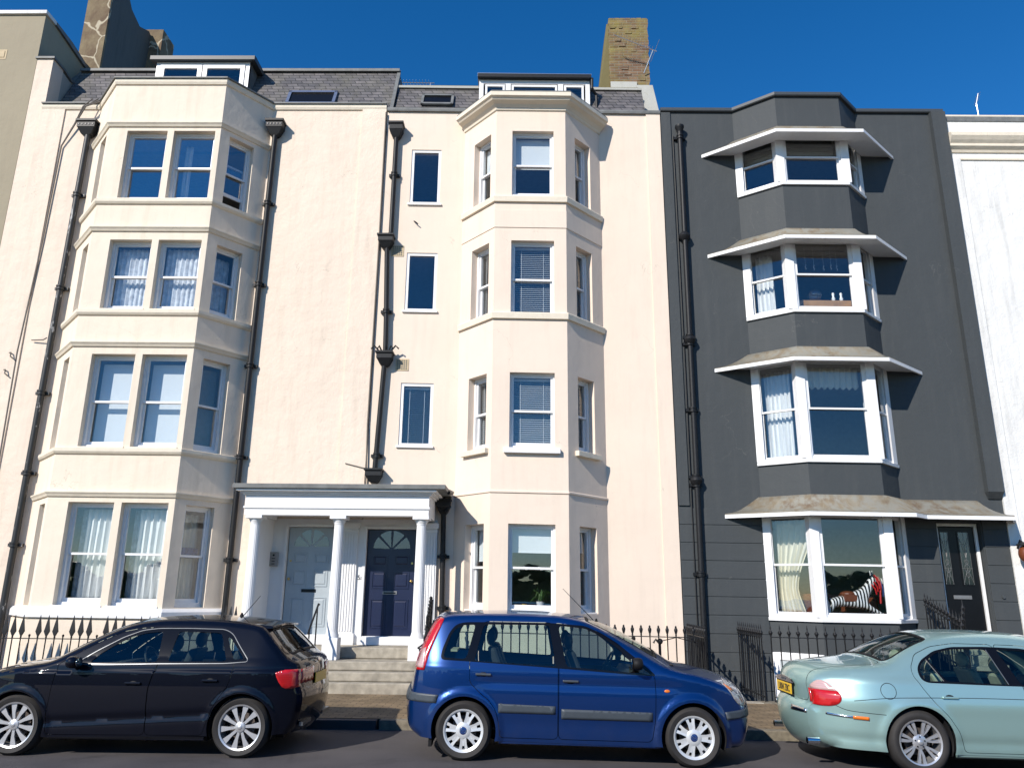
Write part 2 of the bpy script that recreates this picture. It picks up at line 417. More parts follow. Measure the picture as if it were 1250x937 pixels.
def rooms(house, x0, x1, bay, floors, mat='room_plaster', depth=3.6, y=15.5, base=-1.2, top=12.3):
    """dark rooms behind the openings: back and side walls, and a ceiling slab per storey that runs out into the bay"""
    m = MB()
    m.box(x0+.05, x1-.05, y+depth, y+depth+.1, base, top); m.box(x0+.02, x0+.1, y, y+depth, base, top); m.box(x1-.1, x1-.02, y, y+depth, base, top)
    for z in floors:
        m.box(x0+.1, x1-.1, y, y+depth, z, z+.2)
        if bay:
            b = offset_pts(bay, -.31)
            m.loft([[(p.x, min(p.y, y), z+h) for p in b] for h in (0, .2)])
    return m.build('rooms', mat, house)

# ================================================================ THE SETTING
def setting():
    SH[:] = [.016, -.7, -.7]
    m = MB(); m.T = None
    def strip(mb, y0, y1, z, x0=-120, x1=120):
        xs = [x0, -.7, x1]
        for a, b in zip(xs, xs[1:]): mb.quad((a, y0, z), (b, y0, z), (b, y1, z), (a, y1, z))
    strip(m, -7.5, 10.9, 0, -60, 60); tag(m.build('road', 'asphalt'), kind='structure')
    m = MB(); strip(m, 11.0, 13.62, .118, -60, 60)
    for xa, xb in ((-60, -.7), (-.7, 60)): m.quad((xa, 11.0, -.1), (xb, 11.0, -.1), (xb, 11.0, .118), (xa, 11.0, .118))
    tag(m.build('pavement', 'paving'), kind='structure')
    m = MB(); random.seed(4)
    x = -14.0
    while x < 14:
        w = .9+.05*random.random(); z = .12+random.uniform(-.004, .004); y = 10.86+random.uniform(-.008, .008)
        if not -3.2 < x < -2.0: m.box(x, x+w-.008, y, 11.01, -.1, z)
        x += w
    m.box(-60, -14, 10.86, 11.0, -.1, .12); m.box(x, 60, 10.86, 11.0, -.1, .12)
    tag(m.build('kerb', 'kerb_stone', bevel=.012), kind='structure')
    m = MB(); m.box(-3.32, -1.95, 10.875, 11.005, -.1, .112); tag(m.build('kerb', 'asphalt', bevel=.01), kind='structure')  # parked car's shadow painted in: this kerb length takes the dark asphalt colour
    SH[:] = [0, 0, -1e9]
    m = MB(); m.quad((-900, -900, -3.6), (900, -900, -3.6), (900, 900, -3.6), (-900, 900, -3.6)); tag(m.build('ground', 'earth'), kind='structure')
    m = MB(); m.box(-60, 60, 13.7, 15.3, -1.35, -1.25); tag(m.build('basement_area', 'step_stone'), kind='structure')
    m = MB(); m.box(-60, 60, -11.5, -7.5, -.3, .12); tag(m.build('promenade', 'paving'), kind='structure')
    random.seed(9); m = MB()
    for i in range(2600):
        x = random.uniform(-26, 26); h = 2.55+.22*math.sin(x*1.3)+.18*math.sin(x*3.1+1)+.5*max(0, math.sin(x*.45+2.2))**3; r = random.uniform(.07, .22)
        m.sphere((x, random.uniform(-9.9, -9.3), h-abs(random.gauss(0, .35))), r, 5, 4, (1.3, .8, .8))
    m.box(-26, 26, -9.8, -9.4, .1, 2.15)
    tag(m.build('hedge', 'green_leaf', None), 'dark hedge across the road, seen only mirrored in the ground-floor windows', kind='stuff')
    m = MB(); m.quad((-900, -900, -3.0), (900, -900, -3.0), (900, -60, -3.0), (-900, -60, -3.0)); tag(m.build('sea', 'sea_water'), kind='structure')
    m = MB(); m.quad((-300, -62, -3.1), (300, -62, -3.1), (300, -11.5, .05), (-300, -11.5, .05)); tag(m.build('beach', 'shingle'), kind='structure')
setting()

FY = 15.2
# ================================================================ HOUSE 1 : cream, wide stone bay
def house_one():
    H = empty('terraced_house', (-7.4, FY, 0), 'cream house at the left with a wide stone bay of paired sash windows', 'house')
    SH[:] = [.004, -7.5, -1e9]
    B = [(-9.77, FY), (-8.93, 14.3), (-6.53, 14.3), (-5.8, FY)]
    m = MB(); wall(m, [(-11.12, FY), (-9.77, FY)], -1.3, 12.45); wall(m, [(-5.8, FY), (-3.20, FY)], -1.3, 12.45, {0: [(1.14, 2.12, .92, 2.97)]})
    m.box(-3.74, -3.2, FY-.035, FY+.02, 3.6, 12.42)
    m.box(-11.13, -10.58, FY-.03, FY+.02, -1.2, 12.41)
    m.build('wall', 'cream_render', H)
    ZF = [(9.56, 11.17), (7.12, 8.64), (4.33, 6.19), (1.43, 3.30)]
    fr = [(.395, 1.26), (1.40, 2.285)]
    ops = {0: [(.98, 1.17, a, b) for a, b in ZF], 1: [(u, v, a, b) for a, b in ZF for u, v in fr], 2: [(.22, .80, a, b-.02) for a, b in ZF]}
    ops[0] = [(.62, 1.06, a, b-.02) for a, b in ZF]
    m = MB(); wall(m, B, 0.9, 12.45, ops, t=.34); m.build('bay', 'ivory_render', H)
    m = MB(); wall(m, offset_pts(B, .05), -1.3, 1.2); m.build('bay_plinth', 'ivory_render', H)
    # stone surrounds: hood moulds, sill bands
    for z in (9.49, 7.05, 4.26):
        course(B, [(0, z-.07), (.035, z-.05), (.06, z-.01), (.06, z+.05), (0, z+.065)], 'sill_band', 'stone_cream', H)
    for z in (11.3, 8.86, 6.38, 3.44):
        course(B, [(0, z-.05), (.03, z-.04), (.05, z), (.075, z+.03), (.075, z+.05), (0, z+.06)], 'hood_band', 'stone_cream', H)
    course(B, [(0, 1.23), (.09, 1.24), (.09, 1.35), (.05, 1.40), (0, 1.41)], 'sill_band', 'white_paint', H)
    full = [(-11.12, FY)]+B+[(-3.2, FY)]
    course(full, [(-.02, 12.28), (.03, 12.3), (.05, 12.35), (.05, 12.42), (-.32, 12.42), (-.32, 12.28)], 'coping', 'stone_cream', H)
    course(full, [(-.36, 12.42), (.085, 12.425), (.085, 12.455), (-.36, 12.50)], 'coping_cap', 'lead', H)
    # a raised flat frame round the paired openings of every storey
    T1 = frame_of(B, 1); T2 = frame_of(B, 2); T0 = frame_of(B, 0)
    for k, (a, b) in enumerate(ZF):
        for u, v in fr:
            w = sash_window(H, T1, u, v, a, b, .13, .5, .045, glass='old_glass' if k < 1 else 'window_glass')
            sill(w, T1, u-.03, v+.03, a+.02, out=.02, h=.06, mat='white_paint' if k == 3 else 'stone_cream', depth=.22)
        w = sash_window(H, T2, .22, .80, a, b-.02, .13, .5, .05, lower_open=.22 if k == 0 else 0, glass='old_glass' if k < 1 else 'window_glass')
        w = sash_window(H, T0, .62, 1.06, a, b-.02, .16, .5, .05)
    st = ['top-floor', 'second-floor', 'first-floor', 'ground-floor']
    # lace curtains 2nd, closed blinds 1st, long white curtains ground
    side = ['left of the paired', 'right of the paired']
    for j, (u, v) in enumerate(fr):
        sheet(T1, u+.04, v-.04, 7.2, 8.58, .36, 8, .018, 'lace_curtain', 'lace', 'lace curtain in the %s windows one storey below the top' % side[j], group='lace curtains')
        roller(T1, u+.06, v-.06, 4.44, 6.08, .38, 'pale closed blind in the %s first-floor front windows of the wide bay' % side[j], group='pale blinds in the wide bay')
        sheet(T1, u+.22, v-.02, 1.5, 3.2, .38, 5, .03, 'curtain', 'cotton_white', 'long white curtain in the %s ground-floor windows of the wide bay' % side[j], group='white curtains on the ground floor')
        sheet(T1, u+.03, u+.36, 1.5, 3.2, .50, 3, .01, 'net_curtain', 'lace', 'thin flat net in the %s ground-floor windows of the wide bay' % side[j], group='nets on the ground floor')
    sheet(T1, 1.5, 1.66, 9.6, 11.05, .42, 2, .02, 'curtain', 'cotton_cream', 'narrow pale curtain edge in the right of the paired top-floor windows of the wide bay')
    sheet(T2, .28, .75, 7.2, 8.5, .40, 5, .018, 'lace_curtain', 'lace', 'white lace curtain in the narrow right-hand side window of the wide cream bay', group='lace curtains')
    roller(T2, .31, .72, 4.44, 6.05, .34, 'grey-green closed blind in the narrow right side window of the wide bay', mat='roman_blind')
    sheet(T2, .28, .75, 1.5, 3.15, .42, 4, .03, 'curtain', 'cotton_cream', 'beige curtain in the ground-floor right side window of the wide bay')
    c = MB(); c.T = T2; c.box(.30, .74, .33, .36, 2.33, 2.52); tag(c.build('patterned_cloth', 'blue_cloth', bevel=.01), 'blue patterned cloth across the ground-floor side window of the wide bay', 'cloth')
    c = MB(); c.T = T1; c.box(.52, .72, .40, .48, 1.52, 1.60); tag(c.build('storage_box', 'glazed_white', bevel=.01), 'small white box inside the left ground-floor window of the wide bay', 'box')
    rooms(H, -11.1, -3.2, B, [3.45, 6.35, 8.9, 11.35])
    # mansard roof, ridge, dormer, rooflight
    def rz(y): return 12.45+(y-15.45)*2.16
    m = MB(); m.prism([(15.42, 12.35), (16.2, rz(16.2)), (17.6, rz(16.2)+.12), (19.6, 12.35)], -11.05, -3.16, 'yz'); roof = m.build('roof', 'slate', H)
    m = MB(); m.box(-11.05, -3.14, 16.12, 16.3, rz(16.2)-.02, rz(16.2)+.05); m.build('ridge_capping', 'lead', roof)
    m = MB(); m.prism([(15.40, 12.38), (16.2, rz(16.2)+.05), (16.2, rz(16.2)-.05), (15.46, 12.38)], -3.2, -3.12, 'yz'); m.build('verge', 'lead', roof)
    D = MB(); x0, x1, y0, zt = -8.86, -6.62, 15.62, 13.98
    D.box(x0, x0+.08, y0+.0, 17.2, 12.4, zt-.03); D.box(x1-.08, x1, y0, 17.2, 12.4, zt-.03)
    dm = D.build('dormer', 'lead', roof)
    m = MB(); m.prism([(y0-.14, zt), (y0-.14, zt-.10), (17.3, zt-.05), (17.3, zt+.06), (y0-.05, zt+.03)], x0-.12, x1+.14, 'yz'); m.build('dormer_roof', 'charcoal_trim', dm)
    T = lambda u, d, z: (x0+u, y0-.02+d, z)
    m = MB(); m.T = T; W = x1-x0; m.box(0, .09, 0, .08, 12.42, zt-.08); m.box(W-.09, W, 0, .08, 12.42, zt-.08); m.box(.09, W-.09, 0, .08, zt-.17, zt-.08); m.box(.09, W-.09, 0, .08, 12.42, 12.9); m.build('dormer_frame', 'white_paint', dm)
    for a in (.1, W/2+.01):
        m = MB(); m.T = T; m.ring(a, a+W/2-.12, 12.9, zt-.17, -.015, .05, .10); w = m.build('casement', 'white_paint', dm)
        m = MB(); m.T = T; m.box(a+.09, a+W/2-.21, .01, .02, 12.98, zt-.26); m.build('pane', 'window_glass', dm)
    S = MB()
    def rooflight(xa, xb, ya, yb, rz, roof):
        g = MB(); n = .05
        def q(x, y, e): return (x, y-e*.9, rz(y)+e*.42)
        for (a, b, c, d) in ((xa, xb, ya, ya+.03), (xa, xb, yb-.03, yb)): g.add([q(a, c, 0), q(b, c, 0), q(b, d, 0), q(a, d, 0), q(a, c, n), q(b, c, n), q(b, d, n), q(a, d, n)], [(0, 1, 2, 3), (4, 5, 6, 7), (0, 1, 5, 4), (1, 2, 6, 5), (2, 3, 7, 6), (3, 0, 4, 7)])
        for (a, b) in ((xa, xa+.07), (xb-.07, xb)): g.add([q(a, ya, 0), q(b, ya, 0), q(b, yb, 0), q(a, yb, 0), q(a, ya, n), q(b, ya, n), q(b, yb, n), q(a, yb, n)], [(0, 1, 2, 3), (4, 5, 6, 7), (0, 1, 5, 4), (1, 2, 6, 5), (2, 3, 7, 6), (3, 0, 4, 7)])
        f = g.build('rooflight', 'aluminium', roof)
        g = MB(); g.quad(q(xa+.06, ya+.02, .02), q(xb-.06, ya+.02, .02), q(xb-.06, yb-.02, .02), q(xa+.06, yb-.02, .02)); g.build('rooflight_pane', 'black_gloss', f)
    rooflight(-5.67, -4.51, 15.56, 15.80, rz, roof)
    # party wall upstand on the left and the big stack
    m = MB(); m.box(-11.47, -11.09, FY, 15.6, -1.2, 13.66); m.build('party_pier', 'cream_render', H)
    m = MB(); m.prism([(15.6, 12.0), (15.6, 13.6), (15.9, 13.55), (16.3, 13.75), (16.9, 14.6), (17.5, 14.7), (19.5, 14.7), (19.5, 12)], -11.45, -11.09, 'yz'); m.build('party_wall', 'cement_skirt', H)
    m = MB(); m.prism([(15.16, 13.66), (15.62, 13.64), (15.92, 13.56), (16.32, 13.78), (16.9, 14.63), (16.9, 14.68), (16.3, 13.84), (15.9, 13.62), (15.6, 13.70), (15.16, 13.71)], -11.5, -11.05, 'yz'); m.build('lead_capping', 'lead', H)
    m = MB(); m.loft([[(-11.72, 16.92, z), (-11.1, 16.92, z), (-11.1, 17.0, z), (-11.72, 17.0, z)] for z in (13.5, 16.2, 18.4)]); ch = m.build('chimney', 'patched_stone', H)
    m = MB(); m.prism([(17.0, 13.5), (17.0, 18.4), (17.2, 18.2), (17.9, 17.4), (18.4, 17.25), (18.9, 17.5), (19.3, 17.3), (19.7, 16.6), (19.7, 13.5)], -11.71, -11.11, 'yz'); m.build('chimney_flank', 'chimney_dark', ch)
    m = MB(); m.loft([[(-11.6, 19.0, z), (-10.75, 19.0, z), (-10.75, 19.7, z), (-11.6, 19.7, z)] for z in (13, 17.65)]); m.build('rear_stack', 'patched_stone', ch)
    return H
H1 = house_one()

# ================================================================ HOUSE 2 : cream, slim bay
def diag_frame(T): return T
def house_two():
    SH[:] = [.015, 0, -1e9]
    H = empty('terraced_house', (0, FY, 0), 'cream house with a slim bay, deep cornice and three small windows by a pipe', 'house')
    B = [(-1.40, FY), (-.66, 14.35), (.80, 14.35), (1.60, FY)]
    WL = [(-3.18, FY), (-1.40, FY)]
    small = [(.60, 1.26, 9.93, 11.27), (.60, 1.26, 7.44, 8.77), (.61, 1.28, 4.56, 5.87)]
    m = MB(); wall(m, WL, -1.3, 12.22, {0: [(a, b, c-.03, d-.03) for a, b, c, d in small]+[(.07, 1.10, .86, 2.90)]}, t=.25)
    wall(m, [(1.60, FY), (2.98, FY)], -1.3, 12.22)
    m.box(2.66, 2.97, FY-.03, FY+.02, -1.2, 12.2)
    m.build('wall', 'cream_render_smooth', H)
    ZF = [(9.68, 11.19), (7.04, 8.66), (4.38, 5.87), (1.40, 2.97)]
    ops = {0: [(.37, .95, a, b) for a, b in ZF], 1: [(.34, 1.21, a, b) for a, b in ZF], 2: [(.31, .82, a, b) for a, b in ZF]}
    m = MB(); wall(m, B, -1.3, 12.0, ops, t=.30); m.build('bay', 'cream_render_smooth', H)
    for z in (9.585, 7.035):
        course(B, [(0, z-.075), (.05, z-.07), (.06, z+.04), (.05, z+.06), (0, z+.075)], 'sill_band', 'stone_cream', H)
    course(B, [(0, 8.94), (.015, 8.945), (.015, 9.33), (0, 9.335)], 'frieze_panel', 'cream_render_smooth', H)
    course(B, [(0, 1.2), (.02, 1.205), (.02, 3.55), (0, 3.57)][:0] or [(0, 3.53), (.022, 3.54), (.022, 3.57), (0, 3.585)], 'string_course', 'cream_render_smooth', H)
    course(B, [(-.3, 11.66), (0, 11.66), (.03, 11.68), (.04, 11.72), (.10, 11.78), (.19, 11.82), (.22, 11.86), (.26, 11.88), (.26, 11.97), (.22, 11.99), (-.3, 12.03)], 'cornice', 'stone_cream', H, smooth=False)
    course(B, [(-.3, 12.0), (.24, 11.992), (.24, 12.012), (-.3, 12.07)], 'cornice_lead', 'lead', H)
    for P in (WL, [(1.60, FY), (2.98, FY)]):
        course(P, [(-.3, 12.2), (.05, 12.2), (.06, 12.24), (.05, 12.285), (-.3, 12.31)], 'coping', 'lead', H)
    T0, T1, T2, TW = (frame_of(B, 0), frame_of(B, 1), frame_of(B, 2), frame_of(WL, 0))
    for k, (a, b) in enumerate(ZF):
        for T, u, v in ((T0, .37, .95), (T1, .34, 1.21), (T2, .31, .82)):
            w = sash_window(H, T, u, v, a, b, .10 if T is T1 else .15, .5, .035 if T is T1 else .05)
            if k == 2: sill(w, T, u-.10, v+.10, a+.0, out=.09, h=.10, mat='stone_cream' if T is not T1 else 'white_paint', depth=.12)
            else: sill(w, T, u, v, a+.025, out=-.02, h=.03, mat='white_paint', depth=.12)
    where = ['top storey', 'second storey from the top', 'first floor']
    for k, (a, b, c, d) in enumerate(small):
        c -= .03; d -= .03
        m = MB(); m.T = TW; m.ring(a, b, c, d, .02, .09, .06); w = m.build('window', 'white_paint', H)
        m = MB(); m.T = TW; m.box(a+.05, b-.05, .05, .056, c+.05, d-.05); m.build('pane', 'window_glass', w)
        m = MB(); m.T = TW; m.box(a-.04, b+.04, -.045, .05, c-.035, c+.004); m.build('sill', 'white_paint', w)
    venetian(TW, .68, 1.19, 4.6, 5.78, .16, 'grey slatted blind in the lowest of the three small windows beside the black pipe', tilt=.2)
    roller(T1, .40, 1.15, 10.42, 11.14, .26, 'white roller blind pulled half down in the top front window of the slim bay')
    venetian(T1, .40, 1.15, 7.1, 8.6, .26, 'grey slatted blind in the slim bay front window one storey below the top', group='slatted blinds in the slim bay')
    venetian(T1, .40, 1.15, 4.45, 5.8, .26, 'grey slatted blind in the first-floor front window of the slim bay', group='slatted blinds in the slim bay')
    roller(T1, .40, 1.15, 2.46, 2.93, .26, 'white roller blind a third down in the slim bay ground-floor front window')
    for T, u, v, sd in ((T0, .40, .92, 'left'), (T2, .35, .79, 'right')):
        venetian(T, u+.04, v-.04, 4.45, 5.8, .30, 'slatted blind in the %s side window on the first floor of the slim bay' % sd, group='slatted blinds in the slim bay')
        venetian(T, u+.04, v-.04, 7.1, 8.6, .30, 'slatted blind in the %s side window one storey below the slim bay top' % sd, group='slatted blinds in the slim bay')
        roller(T, u+.04, v-.04, 2.3 if sd == 'left' else 2.5, 2.9, .30, 'white roller blind in the %s side window on the ground floor of the slim bay' % sd)
        roller(T, u+.04, v-.04, 10.5, 11.12, .30, 'white roller blind in the %s side window of the top storey of the slim bay' % sd)
    rooms(H, -3.2, 2.98, B, [3.3, 6.1, 8.85, 11.45])
    SH[:] = [.015, 0, -1e9]
    def rz(y): return 12.28+(y-15.4)*1.9
    m = MB(); m.prism([(15.36, 12.1), (16.0, rz(16)), (17.6, rz(16)+.1), (19.4, 12.1)], -3.1, 2.72, 'yz'); roof = m.build('roof', 'slate', H)
    m = MB(); m.box(-3.1, 2.72, 15.93, 16.1, rz(16)-.04, rz(16)+.02); m.build('ridge_capping', 'cement_skirt', roof)
    m = MB(); m.box(-3.0, 2.7, 16.3, 17.2, rz(16)+.02, rz(16)+.30); m.build('roof_hump', 'mossy_cement', roof)
    D = MB(); x0, x1, y0, zt = -1.14, 1.45, 15.62, 13.44
    D.box(x0, x0+.08, y0, 17.2, 12.2, zt-.03); D.box(x1-.08, x1, y0, 17.2, 12.2, zt-.03); dm = D.build('dormer', 'lead', roof)
    m = MB(); m.box(x0-.03, x1+.03, y0-.14, y0-.04, zt-.07, zt+.02); m.tube([(x1+.05, y0-.09, zt-.05), (x1+.05, y0-.06, zt-.3), (x1+.16, y0+.05, zt-.42), (x1+.16, y0+.05, zt-1.1)], .035); m.build('gutter', 'black_iron', dm)
    m = MB(); m.prism([(y0-.1, zt+.0), (17.3, zt+.16), (17.3, zt+.02), (y0-.1, zt-.03)], x0-.04, x1+.04, 'yz'); m.box(x0-.04, x1+.04, y0-.1, y0-.07, zt+.02, zt+.06); m.build('dormer_roof', 'aluminium', dm)
    T = lambda u, d, z: (x0+u, y0-.02+d, z); W = x1-x0
    m = MB(); m.T = T; m.ring(0, W, 12.3, zt-.07, 0, .08, .10); m.box(.62, .74, 0, .08, 12.4, zt-.17); m.box(W-.74, W-.62, 0, .08, 12.4, zt-.17)
    m.build('dormer_frame', 'white_paint', dm)
    for a, b in ((.14, .60), (.76, W-.76), (W-.60, W-.14)):
        m = MB(); m.T = T; m.ring(a, b, 12.5, zt-.19, .01, .06, .05); m.build('casement', 'white_paint', dm)
        m = MB(); m.T = T; m.box(a+.04, b-.04, .03, .036, 12.5, zt-.23); m.build('pane', 'window_glass', dm)
    def rooflight(xa, xb, ya, yb):
        g = MB(); n = .05
        def q(x, y, e): return (x, y-e*.88, rz(y)+e*.47)
        bx = lambda a, b, c, d: g.add([q(a, c, 0), q(b, c, 0), q(b, d, 0), q(a, d, 0), q(a, c, n), q(b, c, n), q(b, d, n), q(a, d, n)], [(0, 1, 2, 3), (4, 5, 6, 7), (0, 1, 5, 4), (1, 2, 6, 5), (2, 3, 7, 6), (3, 0, 4, 7)])
        bx(xa, xb, ya, ya+.03); bx(xa, xb, yb-.03, yb); bx(xa, xa+.06, ya, yb); bx(xb-.06, xb, ya, yb)
        f = g.build('rooflight', 'lead', roof)
        g = MB(); g.quad(q(xa+.05, ya+.02, .02), q(xb-.05, ya+.02, .02), q(xb-.05, yb-.02, .02), q(xa+.05, yb-.02, .02)); g.build('rooflight_pane', 'black_gloss', f)
    rooflight(-2.5, -1.74, 15.60, 15.82)
    # brick chimney with a battered mossy flank and cement skirt
    m = MB(); m.loft([[(2.09+random.uniform(-.012, .012), 16.9+random.uniform(-.012, .012), z+random.uniform(-.02, .02)*(z > 16)), (3.1+random.uniform(-.016, .016), 16.9, z+random.uniform(-.03, .03)*(z > 16)), (3.12+random.uniform(-.014, .014), 17.8, z), (2.09, 17.8, z)] for z in [13.3+.075*i for i in range(40)]]); ch = m.build('chimney', 'old_brick', H)
    m = MB()
    for i in range(26):
        x = random.uniform(2.12, 3.0); z = 13.35+.078*random.randint(0, 34)
        m.box(x, x+random.uniform(.08, .2), 16.9-random.uniform(.008, .022), 16.95, z, z+.066)
    for i in range(7): x = 2.12+i*.14; m.box(x, x+.125, 16.9+random.uniform(0, .03), 17.7, 16.2, 16.235+random.uniform(0, .05))
    m.build('loose_bricks', 'old_brick', ch)
    m = MB(); m.loft([[(1.72, 16.96, 13.4), (2.12, 16.94, 13.4), (2.12, 17.78, 13.4), (1.72, 17.78, 13.4)], [(2.04, 16.96, 16.1), (2.12, 16.94, 16.1), (2.12, 17.78, 16.1), (2.04, 17.78, 16.1)]]); m.build('chimney_flank', 'mossy_cement', ch)
    m = MB(); m.loft([[(2.76, 16.4, 13.0), (3.22, 16.4, 13.0), (3.22, 17.9, 13.0), (2.76, 17.9, 13.0)], [(2.72, 16.72, 14.1), (3.13, 16.72, 14.1), (3.13, 17.85, 14.1), (2.72, 17.85, 14.1)]])
    m.loft([[(2.1, 16.7, 13.75), (2.76, 16.7, 13.75), (2.76, 17, 13.75), (2.1, 17, 13.75)], [(2.1, 16.86, 14.3), (2.76, 16.86, 14.3), (2.76, 17, 14.3), (2.1, 17, 14.3)]])
    m.build('cement_skirt', 'cement_skirt', ch)
    m = MB(); m.lathe([(.10, 0), (.12, .06), (.10, .1), (.095, .20), (.12, .22), (.12, .26), (.09, .26)], (2.32, 17.3, 16.1)); m.build('chimney_pot', 'terracotta', ch, smooth=True)
    # vents
    for x0, z0 in ((-2.92, 8.65), (-2.70, 6.10)):
        m = MB(); m.box(x0, x0+.27, FY-.012, FY+.02, z0, z0+.25)
        v = m.build('air_brick', 'tile_vent', H)
        m = MB()
        for i in range(5):
            for j in range(5): m.box(x0+.03+i*.045, x0+.055+i*.045, FY-.016, FY-.008, z0+.025+j*.043, z0+.05+j*.043)
        m.build('air_slots', 'charcoal_trim', v)
    return H
H2 = house_two()
# ================================================================ PORTICO, DOORS, STEPS
def panel_door(house, x0, x1, z0, z1, mat, label, handle_left):
    """six panels under a sunburst fanlight"""
    W = x1-x0; Hh = z1-z0; y = FY+.08
    m = MB(); m.box(x0, x1, y, y+.05, z0, z1); d = m.build('front_door', mat, house); d['label'] = label
    m = MB()
    f = lambda u: x0+u*W
    g = lambda v: z1-v*Hh
    for a, b in ((.12, .43), (.57, .88)):
        for c, e in ((.24, .35), (.40, .56), (.66, .93)):
            m.ring(f(a), f(b), g(e), g(c), y-.012, y, .018); m.loft([[(f(a)+.035, y, g(e)+.035), (f(b)-.035, y, g(e)+.035), (f(b)-.035, y, g(c)-.035), (f(a)+.035, y, g(c)-.035)],
                [(f(a)+.055, y-.010, g(e)+.055), (f(b)-.055, y-.010, g(e)+.055), (f(b)-.055, y-.010, g(c)-.055), (f(a)+.055, y-.010, g(c)-.055)]])
    m.build('door_panel', mat, d)
    cx, cz, R = (x0+x1)/2, g(.19), .38*W
    for k in range(4):
        a0, a1 = math.pi*k/4+.07, math.pi*(k+1)/4-.07
        pts = [(cx+.10*R*math.cos((a0+a1)/2), cz+.10*R*math.sin((a0+a1)/2))]+[(cx+R*math.cos(a0+(a1-a0)*i/6), cz+R*math.sin(a0+(a1-a0)*i/6)) for i in range(7)]
        m = MB(); m.prism(pts, y-.004, y+.004); m.build('fanlight_pane', 'frosted_glass' if mat != 'greyblue_paint' else 'frosted_glass', d)
    m = MB(); m.box(cx-.14, cx+.14, y-.012, y, g(.615), g(.585)); lb = m.build('letterbox', 'black_gloss' if mat == 'greyblue_paint' else 'steel_plate', d, bevel=.004)
    m = MB(); m.box(cx-.115, cx+.115, y-.016, y-.010, g(.608), g(.594)); m.build('letter_flap', 'black_gloss', lb)
    hx = f(.07) if handle_left else f(.93)
    m = MB(); m.sphere((hx, y-.05, g(.49)), .028); m.lathe([(.012, -.03), (.012, 0)], (hx, y-.01, g(.49)), 'y', 10); m.build('door_knob', 'brass', d, smooth=True)
    m = MB(); m.lathe([(.02, -.012), (.02, .005)], (hx, y, g(.32)), 'y', 12); m.build('lock', 'brass', d, smooth=True)
    return d
def portico():
    SH[:] = [0, 0, -1e9]
    panel_door(H1, -4.63, -3.72, .95, 2.94, 'greyblue_paint', 'grey-blue panelled door with a sunburst fanlight', True)
    panel_door(H2, -3.08, -2.13, .93, 2.91, 'navy_paint', 'navy panelled door with a sunburst fanlight', False)
    P = empty('portico', (-3.3, 14.6, 0), 'white flat-roofed portico with three fluted columns over the grey and navy doors', 'porch')
    # white painted back panel with the two door openings
    m = MB(); wall(m, [(-5.05, FY-.02), (-1.72, FY-.02)], .74, 3.10, {0: [(.41, 1.34, .95, 2.95), (1.96, 2.93, .93, 2.92)]}, t=.095); m.build('back_panel', 'portico_white', P)
    m = MB()
    for a, b, z in ((-4.64, -3.71, 2.95), (-3.09, -2.12, 2.92)):
        m.box(a-.05, a, FY-.04, FY-.02, .8, z+.05); m.box(b, b+.05, FY-.04, FY-.02, .8, z+.05); m.box(a, b, FY-.04, FY-.02, z, z+.05)
    m.build('door_casing', 'portico_white', P, bevel=.004)
    m = MB(); m.box(-5.33, -1.45, 13.88, FY, 3.535, 3.62); r = m.build('roof', 'lead', P, bevel=.01)
    m = MB(); m.box(-5.13, -1.76, 14.07, 14.33, 3.07, 3.434); m.box(-5.13, -4.87, 14.33, FY-.002, 3.07, 3.434); m.box(-2.02, -1.76, 14.33, FY-.002, 3.07, 3.434); m.box(-4.87, -2.02, 14.33, FY-.002, 3.33, 3.434)
    m.build('entablature', 'portico_white', P)
    m = MB()
    for e, za, zb in ((.04, 3.434, 3.464), (.08, 3.464, 3.494), (.14, 3.494, 3.534)): m.box(-5.13-e, -1.76+e, 14.07-e, FY-.004, za, zb)
    m.box(-5.152, -1.738, 14.048, 14.066, 3.19, 3.23)
    m.build('cornice', 'portico_white', P, bevel=.005)
    for x in (-4.95, -3.41, -1.90):
        m = MB(); m.lathe([(.118, .0), (.118, .05), (.105, .08), (.105, .10)], (x, 14.22, .95), n=32); 
        m.lathe([(.100, 1.05), (.098, 1.6), (.093, 2.2), (.086, 2.92)], (x, 14.22, 0), n=96, flute=.04, nf=20)
        m.lathe([(.092, 0), (.092, .015), (.10, .03), (.12, .07), (.125, .09)], (x, 14.22, 2.92), n=32)
        c = m.build('column', 'portico_white', P, smooth=True, angle=35)
        m = MB(); m.box(x-.15, x+.15, 14.07, 14.37, 3.01, 3.07); m.build('capital', 'portico_white', c, bevel=.006)
        m = MB(); m.box(x-.135, x+.135, 14.085, 14.355, .585, .95); m.build('pedestal', 'portico_white', c, bevel=.006)
    for x in (-3.40, -1.86):
        m = MB(); w = .15
        m.box(x-w, x+w, FY-.07, FY-.02, .77, 3.03); m.box(x-w-.03, x+w+.03, FY-.10, FY-.02, .77, .98); m.box(x-w-.03, x+w+.03, FY-.11, FY-.02, 2.93, 3.03); m.box(x-w-.015, x+w+.015, FY-.085, FY-.02, 2.86, 2.89)
        for i in range(5): m.box(x-w+.03+i*.052, x-w+.062+i*.052, FY-.085, FY-.07, 1.02, 2.82)
        m.build('pilaster', 'portico_white', P, bevel=.004)
    m = MB(); m.box(-5.03, -4.92, 14.36, FY-.02, .45, 3.065); m.build('side_screen', 'portico_white', P)
    # steps
    S = empty('front_steps', (-3.3, 14.0, 0), 'worn pale stone steps rising to the navy and grey doors under the portico', 'steps')
    for y, z0, z1, x0, x1 in ((13.47, .0, .285, -5.0, -1.70), (13.66, .29, .435, -5.0, -1.70), (13.90, .44, .585, -5.0, -1.68)):
        m = MB(); m.box(x0, x1, y, 15.1, z0, z1); m.build('step', 'step_stone', S, bevel=.018)
